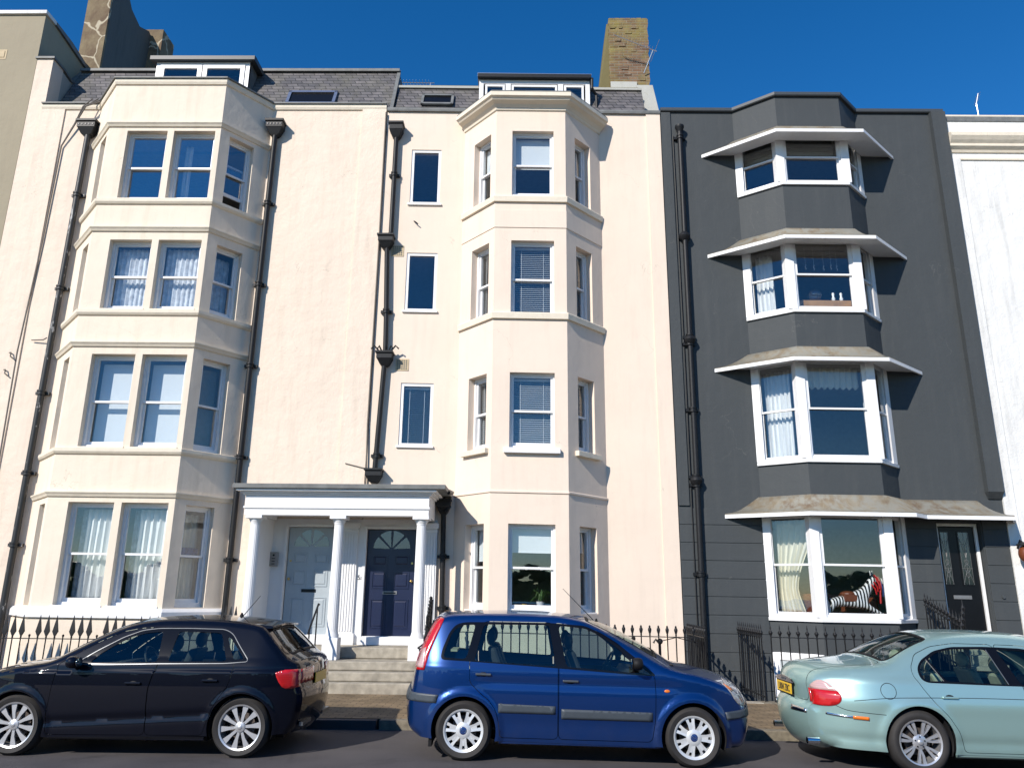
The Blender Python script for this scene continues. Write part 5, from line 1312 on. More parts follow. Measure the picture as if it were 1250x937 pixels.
            cp = m.build('centre_cap', 'badge_blue' if style == 'cover' else 'alloy', w, local=True, smooth=True)
            if style == 'cover':
                m = MB(); m.tube([(.032*math.cos(t), y0-.022, .020*math.sin(t)) for t in [i*math.pi/10 for i in range(21)]], .0022, 6); m.tube([(-.02, y0-.024, 0), (-.008, y0-.024, .005), (0, y0-.024, -.003), (.01, y0-.024, .004), (.02, y0-.024, -.002)], .003, 5); m.build('oval_badge', 'chrome', w, local=True)
            else:
                m = MB()
                for k in range(5):
                    a = 2*math.pi*k/5+.3; r5 = .052; m.lathe([(.008, .02), (.008, -.004), (.005, -.008)], (r5*math.cos(a), y0+.008, r5*math.sin(a)), 'y', 8)
                m.build('wheel_bolt', 'car_black' if style == 'twin' else 'chrome', w, local=True)
            m = MB(); m.lathe([(.14, .0), (.14, .02), (.05, .03)], (0, -h+.10, 0), 'y', 32); m.build('brake_disc', 'brake_steel', w, local=True)
            m = MB(); m.lathe([(rr-.02, .0), (.0005, .0)], (0, h-.05, 0), 'y', 32); m.build('wheel_back', 'car_black', w, local=True)
            return w
        w0 = make()
        ye = s.W-.012+s.S.get('track', 0)
        for i, ax in enumerate(s.axles):
            for k in (-1, 1):
                w = w0 if (i == 0 and k == -1) else copy_tree(w0, s.root)
                w.location = (ax, k*(ye-tyre_w/2), s.R); w.rotation_euler = (0, R_(17*i+40*(k > 0)) if style != 'cover' or i else 0, math.pi if k > 0 else 0)
                if i == 1 and k == -1 and style == 'ten': w.rotation_euler = (0, R_(-9), 0)
        return w0
    def seats(s, rows, mat, hr=True, head=.0):
        for (x, zs) in rows:
            for y in (-.36, .36):
                r = bpy.data.objects.new('seat', None); COL.objects.link(r); r.parent = s.root
                m = MB(); m.box(x-.02, x+.48, y-.24, y+.24, zs-.10, zs+.06); m.build('cushion', mat, r, local=True, bevel=.04)
                m = MB(); m.loft([[(x-.14-.22*t+a, y+b*(1-.12*t), zs+.02+.56*t) for a, b in ((-.05, -.23), (.06, -.23), (.06, .23), (-.05, .23))] for t in (0, .4, .8, 1.0)]); m.build('backrest', mat, r, local=True, bevel=.035)
                if hr:
                    m = MB(); m.sphere((x-.37, y, zs+.68+head), 1, 16, 10, (.055, .135, .095)); m.tube([(x-.36, y-.05, zs+.55), (x-.37, y-.05, zs+.65+head)], .007, 6); m.tube([(x-.36, y+.05, zs+.55), (x-.37, y+.05, zs+.65+head)], .007, 6); m.build('headrest', mat, r, local=True, smooth=True)
    def cabin(s, dash, wheel_y, floor=.32, mat='cabin_grey'):
        x0, x1, z0, z1 = dash
        m = MB(); m.loft([[(x, y, z) for y, z in ((-.62, z0), (-.62, zz), (.62, zz), (.62, z0))] for x, zz in ((x0, z1-.10), (x0+.06, z1), (x1, z1-.03))]); m.build('dashboard', 'cabin_grey', s.root, local=True, bevel=.02)
        m = MB(); c = Vector((x0-.12, wheel_y, z1-.02)); ax = Vector((.9, 0, -.43)).normalized(); u = Vector((0, 1, 0)); v = ax.cross(u)
        m.tube([tuple(c+.18*(math.cos(t)*u+math.sin(t)*v)) for t in [i*math.pi/12 for i in range(25)]], .014, 8, cap=False)
        for t in (0, math.pi, -math.pi/2): m.tube([tuple(c), tuple(c+.17*(math.cos(t)*u+math.sin(t)*v))], .016, 6)
        m.sphere(tuple(c), .055, 10, 6); m.tube([tuple(c), tuple(c+ax*.2)], .03, 8); m.build('steering_wheel', 'cabin_grey', s.root, local=True, smooth=True)
        m = MB(); m.box(s.axles[0]-.2, x1, -.66, .66, floor-.02, floor); m.build('cabin_floor', 'cabin_grey', s.root, local=True)
        m = MB(); m.sphere((x1+.12-.35, 0, z1+.33), 1, 12, 8, (.02, .12, .035)); m.build('rear_view_mirror', 'car_black', s.root, local=True, smooth=True)
    def mirrors(s, x, z, mat, w=.09):
        for k in (-1, 1):
            y = float(s.hw(np.array([x]), np.array([z]))[0])
            m = MB(); rings = []
            for t in range(9):
                q = t/8; e = math.sqrt(max(0, 1-(2*q-1)**2))**.6
                rings.append([(x-.05+.13*q-.0, k*(y+.115+.085*e*math.cos(a)*(1 if True else 0)), z+.055+.065*e*math.sin(a)*(1+.1*math.cos(a))) for a in [i*math.pi/9 for i in range(18)]])
            rings = [[(p[0], p[1], p[2]) for p in r] for r in rings]; m.loft(rings)
            m.tube([(x+.02, k*(y-.01), z-.02), (x+.02, k*(y+.06), z+.02)], .025, 8)
            mm = m.build('door_mirror', mat, s.root, local=True, smooth=True)
            m = MB(); m.sphere((x-.052, k*(y+.115), z+.055), 1, 14, 8, (.006, .07, .052)); m.build('mirror_glass', 'chrome', mm, local=True, smooth=True)
    def place(s, x, y, yaw, pitch=0, z=0):
        s.root.location = (x, y, z); s.root.rotation_euler = (0, pitch, yaw)

def paint(name, col, metal=.0, rough=.35, dust=.12, spec=.5, ior=1.45):
    t = NT(name); t.setc(col); b = t.b; b.inputs['Specular IOR Level'].default_value = spec; b.inputs['Metallic'].default_value = metal; b.inputs['Roughness'].default_value = rough
    b.inputs['Coat Weight'].default_value = 1.0; b.inputs['Coat Roughness'].default_value = .015; b.inputs['Coat IOR'].default_value = ior
    # a thin film of road dust that roughens the lower panels unevenly
    sx = t.new('ShaderNodeSeparateXYZ'); t.link(t.coord(), sx.inputs[0])
    d = t.math('MULTIPLY', t.ramp(sx.outputs[2], .12, .55, (1, 1, 1), (0, 0, 0)), t.ramp(t.noise(5, 5, t.coord()), .3, .8))
    t.setc(t.mix(t.math('MULTIPLY', d, dust), col, (.16, .14, .12)))
    t.link(t.math('ADD', t.math('MULTIPLY', d, dust), .015), b.inputs['Coat Roughness'])
    t.bump(t.noise(2.2, 2, t.coord()), .05, .01)
    t.link(t.b.inputs['Normal'].links[0].from_socket, b.inputs['Coat Normal']); MATS[name] = t.m
paint('black_paint', (.002, .003, .008), .0, rough=.4, dust=.015, spec=.05, ior=1.36)
paint('blue_paint', (.001, .032, .155), .55, rough=.28)
paint('seafoam_paint', (.37, .56, .525), .6, rough=.33)
plain('car_black', (.010, .010, .011), .6, var=.2, spec=.2)
plain('trim_black', (.005, .005, .006), .14, var=.1, spec=.35)
plain('strip_grey', (.05, .062, .075), .5, var=.1)
plain('tyre_rubber', (.024, .022, .021), .75, var=.3, nscale=8)
plain('alloy', (.62, .62, .63), .38, metal=.75, var=.05)
plain('cover_silver', (.66, .68, .69), .32, metal=.35, var=.05)
plain('brake_steel', (.12, .10, .09), .5, metal=.6)
plain('badge_blue', (.01, .03, .14), .15, coat=1)
plain('cabin_grey', (.035, .037, .04), .7)
plain('cream_leather', (.50, .48, .36), .5)
plain('plate_yellow', (.80, .50, .02), .35, var=.03)
plain('plate_ink', (.01, .01, .01), .4)
plain('satin_trim', (.13, .14, .15), .35, metal=.7)
def lamp_mat(name, col, rough=.08, line=0):
    t = NT(name); w = t.new('ShaderNodeTexWave', wave_type='BANDS', bands_direction='Z'); w.inputs['Scale'].default_value = 14; w.inputs['Distortion'].default_value = .5
    t.link(t.coord(), w.inputs['Vector']); t.setc(t.mix(t.math('MULTIPLY', w.outputs['Fac'], .2), col, tuple(c*.45 for c in col)))
    t.b.inputs['Roughness'].default_value = .25; t.b.inputs['Coat Weight'].default_value = 1; t.b.inputs['Coat Roughness'].default_value = rough; MATS[name] = t.m
lamp_mat('lamp_red', (.50, .008, .010)); lamp_mat('lamp_clear', (.52, .52, .50)); lamp_mat('lamp_amber', (.75, .18, .01)); lamp_mat('lamp_pink', (.55, .36, .34))
lamp_mat('headlamp', (.34, .34, .34))

def blue_car():
    S = dict(width=1.70, paint='blue_paint', axles=(-1.2425, 1.2425), wheel_r=.305, rim_r=.212, rim_mat='cover_silver', arch_r=.352, ground=.18,
        belt=.93, zmid=.62, tuck=.06, tumble=.36, tumble2=.12, shoulder=.02, xr=-1.35, xre=-1.88, dr=.16, pr=2.6, xf=.95, xfe=1.92, df=.30, flare=.022, flare_w=.07, flare_p=4, fillet=.075, gap=.004,
        outline=[(-1.74, .22, .05), (-1.85, .30, .08), (-1.87, .45, .09), (-1.875, .60, .09), (-1.84, .70, .08), (-1.82, .85, .07), (-1.79, 1.03, .06), (-1.725, 1.20, .06), (-1.645, 1.37, .06), (-1.58, 1.455, .05), (-1.45, 1.495, .03), (-1.2, 1.51, .03), (-.85, 1.52, .03), (-.5, 1.52, .03), (-.2, 1.51, .03), (.02, 1.475, .04),
                 (.22, 1.40, .07), (.5, 1.26, .10), (.75, 1.12, .11), (.96, 1.01, .10), (1.12, .965, .06), (1.35, .92, .06), (1.55, .865, .07), (1.70, .80, .09), (1.80, .72, .11), (1.86, .62, .12), (1.885, .52, .12), (1.885, .36, .12), (1.83, .21, .10), (1.70, .19, .08)],
        doors=[[(-1.065, 1.43), (-1.20, 1.02), (-1.19, .80), (-1.08, .70), (-.98, .63), (-.90, .53), (-.86, .40), (-.845, .25), (-.225, .25), (-.225, .98), (-.285, 1.435)],
               [(-.27, 1.435), (-.21, .98), (-.21, .25), (.79, .25), (.83, .46), (.84, .76), (.83, .91), (.60, 1.10), (.45, 1.23), (.25, 1.345), (.08, 1.40)]],
        glass=[[(-1.15, 1.03), (-1.07, 1.38), (-1.04, 1.40), (-.34, 1.41), (-.32, 1.39), (-.25, 1.0), (-.27, .985), (-1.14, 1.02)],
               [(-.13, .985), (-.215, 1.38), (-.19, 1.405), (.08, 1.385), (.26, 1.31), (.44, 1.19), (.56, 1.08), (.60, .97), (.58, .945)],
               [(-1.50, 1.045), (-1.485, 1.12), (-1.425, 1.29), (-1.37, 1.36), (-1.30, 1.385), (-1.16, 1.395), (-1.235, 1.07), (-1.26, 1.035)],
               [(.63, .955), (.64, 1.04), (.80, .925)]],
        glass_door=[0, 1, -1, -1],
        dlo=[(-1.53, 1.02), (-1.52, 1.12), (-1.45, 1.31), (-1.38, 1.395), (-1.28, 1.42), (-.9, 1.43), (-.3, 1.435), (.08, 1.415), (.28, 1.335), (.48, 1.21), (.68, 1.06), (.86, .915), (.55, .925), (-.2, .965), (-1.2, 1.01)],
        handles=[(-1.045, .885), (-.085, .84)], handle_mat='satin_trim',
        features=[lambda x, z: -.012*np.exp(-((z-.80)/.05)**2)*np.exp(-(np.clip(np.abs(x)-.9, 0, None)/.2)**2),
                  lambda x, z: -.010*np.exp(-((z-.40)/.10)**2)*(np.abs(x) < .85)])
    c = Car('parked_car', 'glossy royal blue small people carrier parked side-on in front of the navy door', S)
    c.ye = c.hw(c.O[:, 0], c.O[:, 1], np.zeros(len(c.O)))
    a = c.at
    c.finish([(a(-1.79, 1.02)+.02, a(-1.63, 1.40), .52, .50), (a(.10, 1.45), a(.90, 1.04), .52, .62)])
    P = c
    for x0, x1, z0, z1 in ((-.87, -.25, .50, .58), (-.185, .80, .455, .545)):
        for k in (-1, 1): pass
        c.side_obj('rubbing_strip', [[(x0, z0), (x1, z0-.012*0), (x1, z1), (x0, z1+.01)]], [], 'strip_grey', off=.009, solid=.009)
    c.side_obj('bumper_strip', [c.dom, [(-1.95, .585), (-1.55, .575), (-1.53, .66), (-1.95, .675)]], [], 'strip_grey', off=.010, solid=.01)
    c.side_obj('bumper_strip', [c.dom, [(1.61, .555), (1.63, .475), (1.95, .50), (1.95, .585)]], [], 'strip_grey', off=.010, solid=.01)
    s0, s1 = a(-1.875, .585), a(-1.86, .675)
    for (p, q, nm) in ((s0, s1, 'bumper_strip'), (a(1.88, .585), a(1.885, .50), 'bumper_strip')):
        v = c.strip([[(min(p, q), -1), (max(p, q), -1), (max(p, q), 1), (min(p, q), 1)]], [], .010); c.mesh(nm, *v, 'strip_grey', None, .01)
    # tail lamps climb the rear pillar
    tl = [(-1.57, 1.46), (-1.525, 1.445), (-1.58, 1.30), (-1.66, 1.08), (-1.705, .905), (-1.9, .90), (-1.9, 1.46)]
    cl = [(-1.9, 1.20), (-1.62, 1.18), (-1.655, 1.06), (-1.9, 1.06)]
    for k in (-1, 1):
        r = bpy.data.objects.new('tail_light', None); COL.objects.link(r); r.parent = c.root
        c.side_obj('red_lens', [c.dom, tl], [], 'lamp_red', (k,), r, off=.008, solid=.008)
        c.side_obj('clear_lens', [c.dom, [(-1.74, 1.12), (-1.70, 1.14), (-1.715, .93), (-1.80, .93)]], [], 'lamp_pink', (k,), r, off=.010, solid=.004)
        ss = a(-1.80, .905), a(-1.59, 1.45); e = k*.995; i_ = k*.84
        v = c.strip([[(ss[0], min(e, i_)), (ss[1], min(e, i_)), (ss[1], max(e, i_)), (ss[0], max(e, i_))]], [], .008); c.mesh('red_lens', *v, 'lamp_red', r, .008)
        r = bpy.data.objects.new('headlight', None); COL.objects.link(r); r.parent = c.root
        c.side_obj('lens', [c.dom, chaikin([(1.57, .87), (1.66, .90), (1.95, .80), (1.95, .60), (1.80, .615), (1.74, .67), (1.68, .77)], 1)], [], 'headlamp', (k,), r, off=.006, solid=.006)
        c.side_obj('indicator', [c.dom, [(1.60, .855), (1.70, .86), (1.78, .79), (1.70, .76)]], [], 'lamp_amber', (k,), r, off=.008, solid=.004)
        ss = a(1.60, .85), a(1.865, .60); v = c.strip([[(ss[0]+.06, min(k*.995, k*.62)), (ss[1], min(k*.995, k*.70)), (ss[1], max(k*.995, k*.70)), (ss[0]+.06, max(k*.995, k*.62))]], [], .006); c.mesh('lens', *v, 'headlamp', r, .006)
        m = MB(); y = float(c.hw(np.array([.97]), np.array([.765]))[0]); m.sphere((.965, k*y, .765), 1, 14, 8, (.032, .010, .017)); m.build('side_indicator', 'lamp_amber', c.root, local=True, smooth=True)
    # roof rails, aerial, rear wiper, cladding
    m = MB(); m.tube([(.26, .0, 1.435), (-.14, .0, 1.82)], [.006, .003], 6); m.lathe([(.03, -.01), (.02, .02), (.008, .05)], (.27, 0, 1.43), n=10); m.build('aerial', 'car_black', c.root, local=True, smooth=True)
    m = MB(); m.tube([(-1.86, .05, 1.06), (-1.89, .0, 1.08), (-1.82, .28, 1.14)], .010, 6); m.sphere((-1.86, .08, 1.05), .03, 8, 6); m.build('rear_wiper', 'car_black', c.root, local=True, smooth=True)
    m = MB(); m.tube([(.98, -.5, 1.045), (.86, -.2, 1.12), (.82, .1, 1.15)], .008, 6); m.tube([(1.0, .1, 1.07), (.85, .35, 1.12)], .008, 6); m.box(.93, 1.08, -.6, .6, .95, 1.02); m.build('wipers', 'car_black', c.root, local=True)
    m = MB()
    for k in (-1, 1): m.box(-1.62, -1.585, k*.70-.09, k*.70+.09, .13, .40)
    m.build('mud_flap', 'car_black', c.root, local=True)
    m = MB()
    for k in (-1, 1): m.box(-.86, .88, min(k*.795, k*.815), max(k*.795, k*.815), .185, .235)
    m.build('sill', 'blue_paint', c.root, local=True, bevel=.008)
    c.mirrors(.62, .99, 'car_black'); c.wheel('cover', .19); c.seats([(.28, .55), (-.62, .57)], 'cabin_grey'); c.cabin((.55, .95, .5, .93), .36)
    m = MB(); m.box(-1.5, -1.42, .1, .5, 1.045, 1.07); m.box(-1.44, -1.2, -.45, .45, .9, .93); m.build('parcel_shelf', 'cream_leather', c.root, local=True)
    c.place(.575, 8.98+.85, 0, .016, z=-.016*(.585+.7)+.0)
    return c
def black_car():
    S = dict(width=1.74, paint='black_paint', axles=(-1.2345, 1.2345), wheel_r=.313, rim_r=.225, rim_mat='alloy', arch_r=.348, ground=.16,
        belt=.92, zmid=.66, tuck=.07, tumble=.50, tumble2=.10, shoulder=.03, xr=-1.25, xre=-1.93, dr=.30, pr=2.5, xf=1.0, xfe=2.04, df=.36, flare=.016, flare_w=.05, flare_p=3, fillet=.07, gap=.003,
        outline=[(-1.74, .24, .05), (-1.79, .31, .06), (-1.82, .42, .06), (-1.835, .55, .06), (-1.83, .64, .06), (-1.805, .72, .06), (-1.80, .85, .06), (-1.77, .95, .06), (-1.65, 1.02, .06), (-1.51, 1.16, .05), (-1.38, 1.29, .04), (-1.29, 1.35, .03), (-1.15, 1.378, .03), (-.9, 1.405, .03), (-.55, 1.418, .03), (-.2, 1.412, .03),
                 (.06, 1.385, .04), (.28, 1.32, .07), (.50, 1.215, .10), (.75, 1.075, .11), (.95, .965, .09), (1.1, .93, .06), (1.35, .895, .05), (1.6, .84, .06), (1.8, .76, .09), (1.93, .66, .12), (1.97, .52, .13), (1.97, .35, .13), (1.90, .21, .10), (1.75, .18, .08)],
        doors=[[(-.26, 1.325), (-.27, .97), (-.205, .70), (-.215, .23), (-.83, .235), (-.87, .35), (-.92, .50), (-.99, .62), (-1.06, .72), (-1.10, .86), (-1.10, .97), (-.98, 1.22), (-.92, 1.31)],
               [(-.25, 1.325), (-.26, .97), (-.195, .70), (-.205, .23), (.86, .225), (.87, .45), (.855, .70), (.83, .88), (.84, .93), (.62, 1.08), (.45, 1.18), (.25, 1.275), (.05, 1.315)]],
        glass=[[(-.355, .975), (-.385, 1.27), (-.40, 1.285), (-.84, 1.275), (-.88, 1.26), (-1.01, .985)],
               [(.50, .955), (.42, 1.045), (.28, 1.14), (.12, 1.225), (-.02, 1.265), (-.19, 1.283), (-.205, 1.27), (-.245, .985), (-.22, .97)],
               [(-1.085, 1.0), (-.95, 1.235), (-.995, 1.22), (-1.20, 1.01)],
               ],
        glass_door=[0, 1, -1],
        dlo=[(-1.255, .985), (-1.12, 1.13), (-1.00, 1.265), (-.90, 1.308), (-.5, 1.315), (-.15, 1.312), (.03, 1.29), (.22, 1.215), (.45, 1.08), (.66, .94), (.3, .942), (-.25, .955), (-1.0, .965)],
        handles=[(-.875, .79), (-.035, .755)], bright='satin_trim',
        features=[lambda x, z: .012*np.exp(-(np.clip(z-(.865-.02*x/1.6), 0, None)/.012)**2)*(np.abs(x) < 3) + .012*(z < (.865-.02*x/1.6)) ,
                  lambda x, z: -.022*np.exp(-((z-(.395-.055*x))/.045)**2)*np.where(z > .395-.055*x, 1, .9)*np.clip((1.02-np.abs(x))/.15, 0, 1)])
    c = Car('parked_car', 'glossy black five-door hatchback parked at the left edge, nose out of the frame', S)
    c.ye = c.hw(c.O[:, 0], c.O[:, 1], np.zeros(len(c.O))); a = c.at
    c.finish([(a(-1.66, 1.01), a(-1.37, 1.30), .56, .50), (a(.14, 1.37), a(.88, 1.0), .52, .63)])
    for k in (-1, 1):
        r = bpy.data.objects.new('tail_light', None); COL.objects.link(r); r.parent = c.root
        c.side_obj('red_lens', [c.dom, chaikin([(-1.56, .895), (-1.59, .80), (-1.66, .70), (-1.76, .70), (-1.95, .76), (-1.95, .895)], 1)], [], 'lamp_red', (k,), r, off=.006, solid=.006)
        s0, s1 = a(-1.818, .75), a(-1.79, .90); y0, y1 = sorted((k*.995, k*.42)); v = c.strip([[(s0, y0), (s1, y0), (s1, y1), (s0, y1)]], [], .007); c.mesh('red_lens', *v, 'lamp_red', r, .006)
        r = bpy.data.objects.new('headlight', None); COL.objects.link(r); r.parent = c.root
        c.side_obj('lens', [c.dom, chaikin([(1.62, .80), (2.0, .72), (2.0, .60), (1.80, .62)], 1)], [], 'headlamp', (k,), r, off=.006, solid=.006)
    # roof spoiler, aerial, plate, rear badge, sills
    m = MB(); m.loft([[(x, y, z) for y, z in ((-w, zt-.012-t), (-w*.98, zt), (0, zt+.025), (w*.98, zt), (w, zt-.012-t), (0, zt+.012-t))] for x, w, zt, t in ((-1.12, .56, 1.372, .01), (-1.28, .56, 1.362, .035), (-1.41, .545, 1.345, .015))]); m.build('roof_spoiler', 'black_paint', c.root, local=True, smooth=True, bevel=.006)
    m = MB(); m.tube([(-.86, .0, 1.43), (-1.06, 0, 1.68)], [.006, .003], 6); m.lathe([(.035, -.01), (.022, .02), (.008, .05)], (-.85, 0, 1.43), n=10); m.build('aerial', 'car_black', c.root, local=True, smooth=True)
    pl = MB(); pl.box(-1.878, -1.868, -.26, .26, .71, .82); q = pl.build('number_plate', 'plate_yellow', c.root, local=True, bevel=.003)
    m = MB(); m.sphere((-1.84, 0, .95), 1, 12, 6, (.012, .07, .03)); m.build('boot_badge', 'chrome', c.root, local=True, smooth=True)
    m = MB(); m.tube([(-1.72, .0, 1.02), (-1.66, .3, 1.11)], .010, 6); m.sphere((-1.73, 0, 1.01), .035, 8, 6); m.build('rear_wiper', 'car_black', c.root, local=True, smooth=True)
    m = MB()
    for k in (-1, 1): m.box(-.85, .86, min(k*.80, k*.825), max(k*.80, k*.825), .17, .222)
    m.build('sill', 'black_paint', c.root, local=True, bevel=.01)
    m = MB()
    for k in (-1, 1): m.box(-1.86, -1.82, k*.45-.18, k*.45+.18, .30, .34)
    m.build('rear_reflector', 'satin_trim', c.root, local=True)
    m = MB(); m.tube([(1.02, -.5, 1.0), (.92, -.1, 1.06)], .008, 6); m.tube([(1.02, .2, 1.03), (.92, .5, 1.03)], .008, 6); m.box(.92, 1.05, -.55, .55, .93, .98); m.build('wipers', 'car_black', c.root, local=True)
    c.mirrors(.60, .915, 'black_paint'); c.wheel('ten', .205); c.seats([(.12, .46), (-.70, .50)], 'cabin_grey'); c.cabin((.45, .85, .45, .90), -.36)
    c.place(-4.33, 8.93+.87, math.pi+.012)
    return c
def pale_car():
    S = dict(width=1.82, paint='seafoam_paint', axles=(-1.4545, 1.4545), wheel_r=.325, rim_r=.222, rim_mat='alloy', arch_r=.368, ground=.17,
        belt=.90, zmid=.62, tuck=.08, tumble=.62, tumble2=.25, shoulder=.05, xr=-1.55, xre=-2.53, dr=.40, pr=2.6, xf=1.2, xfe=2.45, df=.42, flare=.018, flare_w=.07, flare_p=2.5, fillet=.10, gap=.0035,
        outline=[(-2.30, .22, .10), (-2.42, .27, .11), (-2.49, .38, .12), (-2.51, .50, .13), (-2.50, .59, .13), (-2.455, .645, .12), (-2.455, .74, .12), (-2.465, .85, .11), (-2.44, .93, .10), (-2.37, .985, .08), (-2.22, 1.025, .05), (-1.95, 1.06, .04), (-1.72, 1.085, .05), (-1.58, 1.13, .07), (-1.40, 1.23, .07), (-1.2, 1.325, .06), (-1.0, 1.385, .05), (-.75, 1.42, .04), (-.4, 1.435, .03), (-.05, 1.425, .03),
                 (.22, 1.38, .05), (.5, 1.28, .08), (.8, 1.14, .10), (1.08, 1.01, .10), (1.25, .97, .07), (1.6, .92, .06), (2.0, .82, .08), (2.25, .72, .12), (2.36, .58, .14), (2.38, .42, .14), (2.32, .24, .10), (2.15, .20, .08)],
        doors=[[(-1.425, 1.07), (-1.43, .99), (-1.37, .875), (-1.26, .72), (-1.14, .60), (-1.04, .45), (-1.00, .33), (-.99, .24), (-.35, .24), (-.30, .60), (-.28, .88), (-.41, 1.325), (-.85, 1.325), (-1.12, 1.285), (-1.33, 1.20)],
               [(-.335, .24), (-.285, .60), (-.265, .88), (-.395, 1.325), (-.1, 1.32), (.15, 1.285), (.45, 1.17), (.80, .98), (.84, .88), (.85, .50), (.82, .24)]],
        glass=[[(-1.09, .945), (-1.20, 1.16), (-1.08, 1.225), (-.90, 1.265), (-.55, 1.275), (-.50, 1.26), (-.425, .95), (-.44, .93)],
               [(-.29, .93), (-.385, 1.26), (-.36, 1.275), (-.1, 1.27), (.12, 1.235), (.35, 1.14), (.62, .99), (.62, .93)],
               [(-1.335, .985), (-1.335, 1.05), (-1.30, 1.105), (-1.225, 1.155), (-1.12, .945), (-1.30, .94)]],
        glass_door=[0, 1, 0],
        dlo=[(-1.365, .965), (-1.365, 1.06), (-1.29, 1.145), (-1.10, 1.245), (-.88, 1.292), (-.50, 1.303), (-.1, 1.295), (.15, 1.255), (.42, 1.14), (.75, .945), (.3, .915), (-.5, .915), (-1.31, .925)],
        handles=[(-1.10, .785), (-.02, .78)],
        features=[lambda x, z: .010*np.exp(-((z-.70)/.09)**2), lambda x, z: -.010*np.exp(-((z-.33)/.05)**2)])
    c = Car('parked_car', 'pale sea-green saloon seen from its rear corner at the right edge', S)
    c.ye = c.hw(c.O[:, 0], c.O[:, 1], np.zeros(len(c.O))); a = c.at
    c.finish([(a(-1.66, 1.10), a(-1.10, 1.36), .60, .50), (a(.3, 1.36), a(1.05, 1.02), .52, .66)])
    for k in (-1, 1):
        r = bpy.data.objects.new('tail_light', None); COL.objects.link(r); r.parent = c.root
        L = chaikin([(-2.34, .90), (-2.25, .82), (-2.20, .74), (-2.24, .665), (-2.34, .635), (-2.5, .64), (-2.5, .78), (-2.42, .90)], 2)
        c.side_obj('red_lens', [c.dom, L, [(-2.6, .5), (-2.0, .5), (-2.0, .795), (-2.6, .805)]], [], 'lamp_red', (k,), r, off=.008, solid=.008)
        c.side_obj('clear_lens', [c.dom, L, [(-2.6, .805), (-2.0, .795), (-2.0, 1), (-2.6, 1)]], [], 'lamp_pink', (k,), r, off=.008, solid=.008)
        s0, s1 = a(-2.43, .655), a(-2.437, .80); s2 = a(-2.443, .85)
        Y = lambda m_: k*m_
        def seg(sa, sb, ia, ib, mt, nm):
            P = [(sa, Y(.995)), (sb, Y(.995)), (sb, Y(ib)), (sa, Y(ia))]; v = c.strip([P], [], .008); c.mesh(nm, *v, mt, r, .008)
        seg(s0, s1, .93, .95, 'lamp_red', 'red_lens')
        r = bpy.data.objects.new('headlight', None); COL.objects.link(r); r.parent = c.root
        m = MB(); m.sphere((2.15, k*.62, .68), 1, 16, 10, (.12, .10, .09)); m.build('lens', 'headlamp', r, local=True, smooth=True)
        # feature line along the flank, bumper joint, bumper brightwork with reflector, filler flap
    def line(pts, w, mat, nm, off=.001, solid=.0): 
        P = cat(pts, n=5); up = P+[0, w/2]; dn = P-[0, w/2]
        return c.side_obj(nm, [np.vstack([up, dn[::-1]])], [], mat, off=off, sp=.05, solid=solid, bsp=.03)
    line([(-2.10, .715), (-1.8, .755), (-1.46, .772), (-.8, .785), (-.2, .785), (.5, .78), (1.2, .76)], .006, 'car_black', 'coach_line')
    line([(-2.27, .652), (-2.17, .615), (-2.0, .60), (-1.80, .59)], .006, 'car_black', 'bumper_joint')
    line([(-2.36, .565), (-2.25, .555), (-2.1, .548), (-1.97, .545)], .022, 'chrome', 'bumper_brightwork', .010, .008)
    line([(-2.12, .547), (-2.05, .546), (-1.97, .543)], .034, 'lamp_amber', 'side_reflector', .014, .008)
    s0, s1 = a(-2.479, .545), a(-2.476, .57)
    for sg in (-1, 1):
        P = [(s0, min(sg*.52, sg*.995)), (s1, min(sg*.52, sg*.995)), (s1, max(sg*.52, sg*.995)), (s0, max(sg*.52, sg*.995))]; v = c.strip([P], [], .01); c.mesh('bumper_brightwork', *v, 'chrome', None, .008)
    fc = circle((-1.745, .83), .083, 32); c.side_obj('filler_flap', [fc], [grow(fc, -.006)], 'car_black', (-1,), off=.001)
    # boot lid joint and lid
    v = c.strip([grow(c.vrect(a(-2.43, .66), a(-1.68, 1.09), .50, .62), .0)], [grow(c.vrect(a(-2.43, .66), a(-1.68, 1.09), .50, .62), -.008)], .001); c.mesh('boot_joint', *v, 'car_black', None)
    def back_x(z, y): # surface of the tail at height z, offset y
        sI = a(-2.44, z); return float(c.sm(np.array([sI]), np.array([y/float(np.interp(sI, c.s, c.ye))]))[0][0])
    xb = back_x(.76, .1)-.012
    N_ = empty('number_plate', (0, 0, 0)); N_.parent = c.root
    m = MB(); m.box(xb-.008, xb, -.265, .265, .70, .815); m.build('plate', 'plate_yellow', N_, local=True, bevel=.003)
    m = MB(); m.ring(-.275, .275, .69, .825, xb-.006, xb+.004, .012); mm = MB(); mm.v = [(y, x, z) for x, y, z in m.v]; mm.f = m.f; mm.build('surround', 'car_black', N_, local=True)
    t_ = text('LR04 ZBC', 0, 0, 0, .108, 'plate_ink', None, None, 'lettering', None); t_.scale = (.86, 1.0, 1); t_.parent = N_; t_.location = (xb-.010, 0, .722); t_.rotation_euler = (math.pi/2, 0, -math.pi/2)
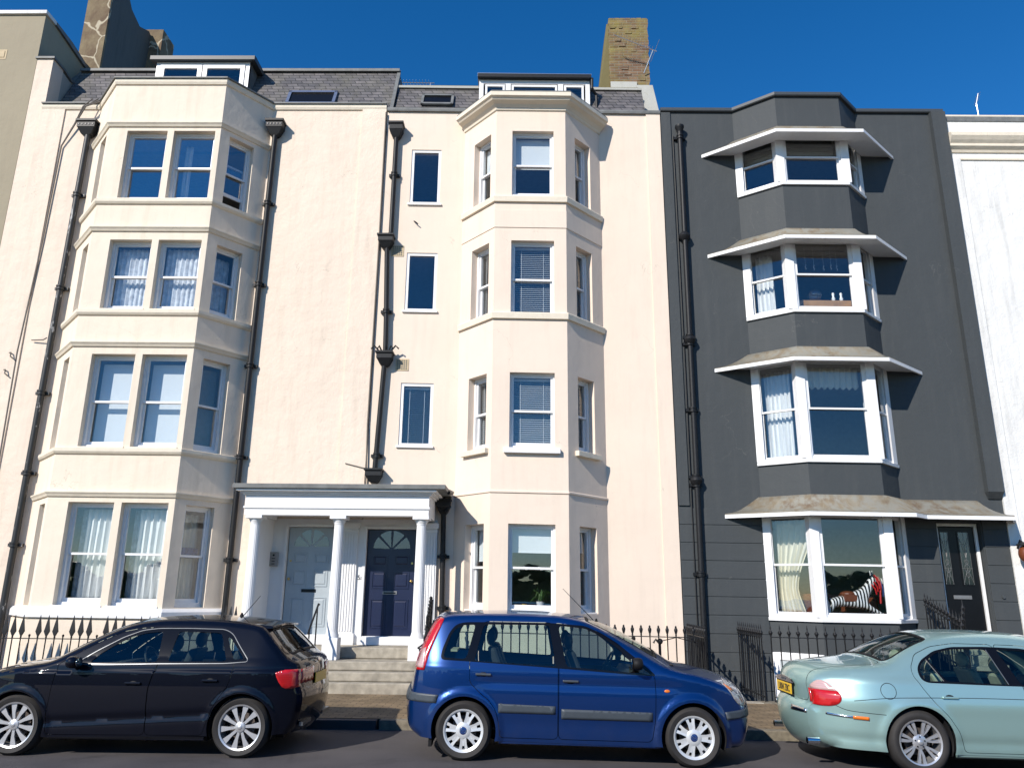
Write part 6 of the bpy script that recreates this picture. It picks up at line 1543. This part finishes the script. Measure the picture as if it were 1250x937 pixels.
    m = MB(); m.loft([[(xb-.012+dx, y, .835+.055*e*s_) for y, e, s_ in [(-.30+.6*i/12, math.sqrt(max(0, 1-((i-6)/6.05)**2)), 1) for i in range(13)]]+[(xb-.012+dx, .30-.6*i/12, .828) for i in range(13)] for dx in (0, .02)]); m.build('boot_brightwork', 'chrome', c.root, local=True)
    m = MB(); m.box(xb-.016, xb-.010, -.10, .06, .845, .865); m.build('boot_script', 'strip_grey', c.root, local=True)
    # exhausts
    for y in (-.62, .55):
        m = MB(); m.lathe([(.036, -.03), (.038, .10), (.032, .10), (.030, -.02)], (-2.47, y, .27), 'x', 18); mm = MB(); mm.v = [(-2.47-(x+2.47), yy, z) for x, yy, z in m.v]; mm.f = m.f; mm.build('exhaust', 'chrome', c.root, local=True, smooth=True)
    m = MB()
    for k in (-1, 1):
        m.loft([[(x, k*y, z) for y, z in ((.80, .165), (.865, .19), (.872, .235), (.80, .245))] for x in (-1.06, 1.06)])
    m.build('sill', 'seafoam_paint', c.root, local=True, smooth=True, bevel=.01)
    for k in (-1, 1):
        m = MB(); m.tube([(-1.12, k*(float(c.hw(np.array([-1.12]), np.array([.95]))[0])+.004), .945), (-1.225, k*(float(c.hw(np.array([-1.22]), np.array([1.16]))[0])+.004), 1.155)], .004, 6)
        m.tube([(-.43, k*(float(c.hw(np.array([-.43]), np.array([.93]))[0])+.004), .93), (-.50, k*(float(c.hw(np.array([-.51]), np.array([1.27]))[0])+.004), 1.27)], .006, 6); m.build('pillar_moulding', 'strip_grey', c.root, local=True)
    c.mirrors(.70, .94, 'seafoam_paint'); c.wheel('twin', .225); c.seats([(.12, .42), (-.70, .42)], 'cream_leather', head=.0); c.cabin((.50, 1.0, .5, .93), -.36)
    m = MB(); m.box(-1.60, -1.20, -.60, .60, .98, 1.0); m.build('parcel_shelf', 'cream_leather', c.root, local=True)
    c.place(4.233+1.4545, 8.99+.91, 0, .016, z=-.016*(5.69+.7))
    return c
for f in (blue_car, black_car, pale_car): f()
bpy.context.view_layer.update()
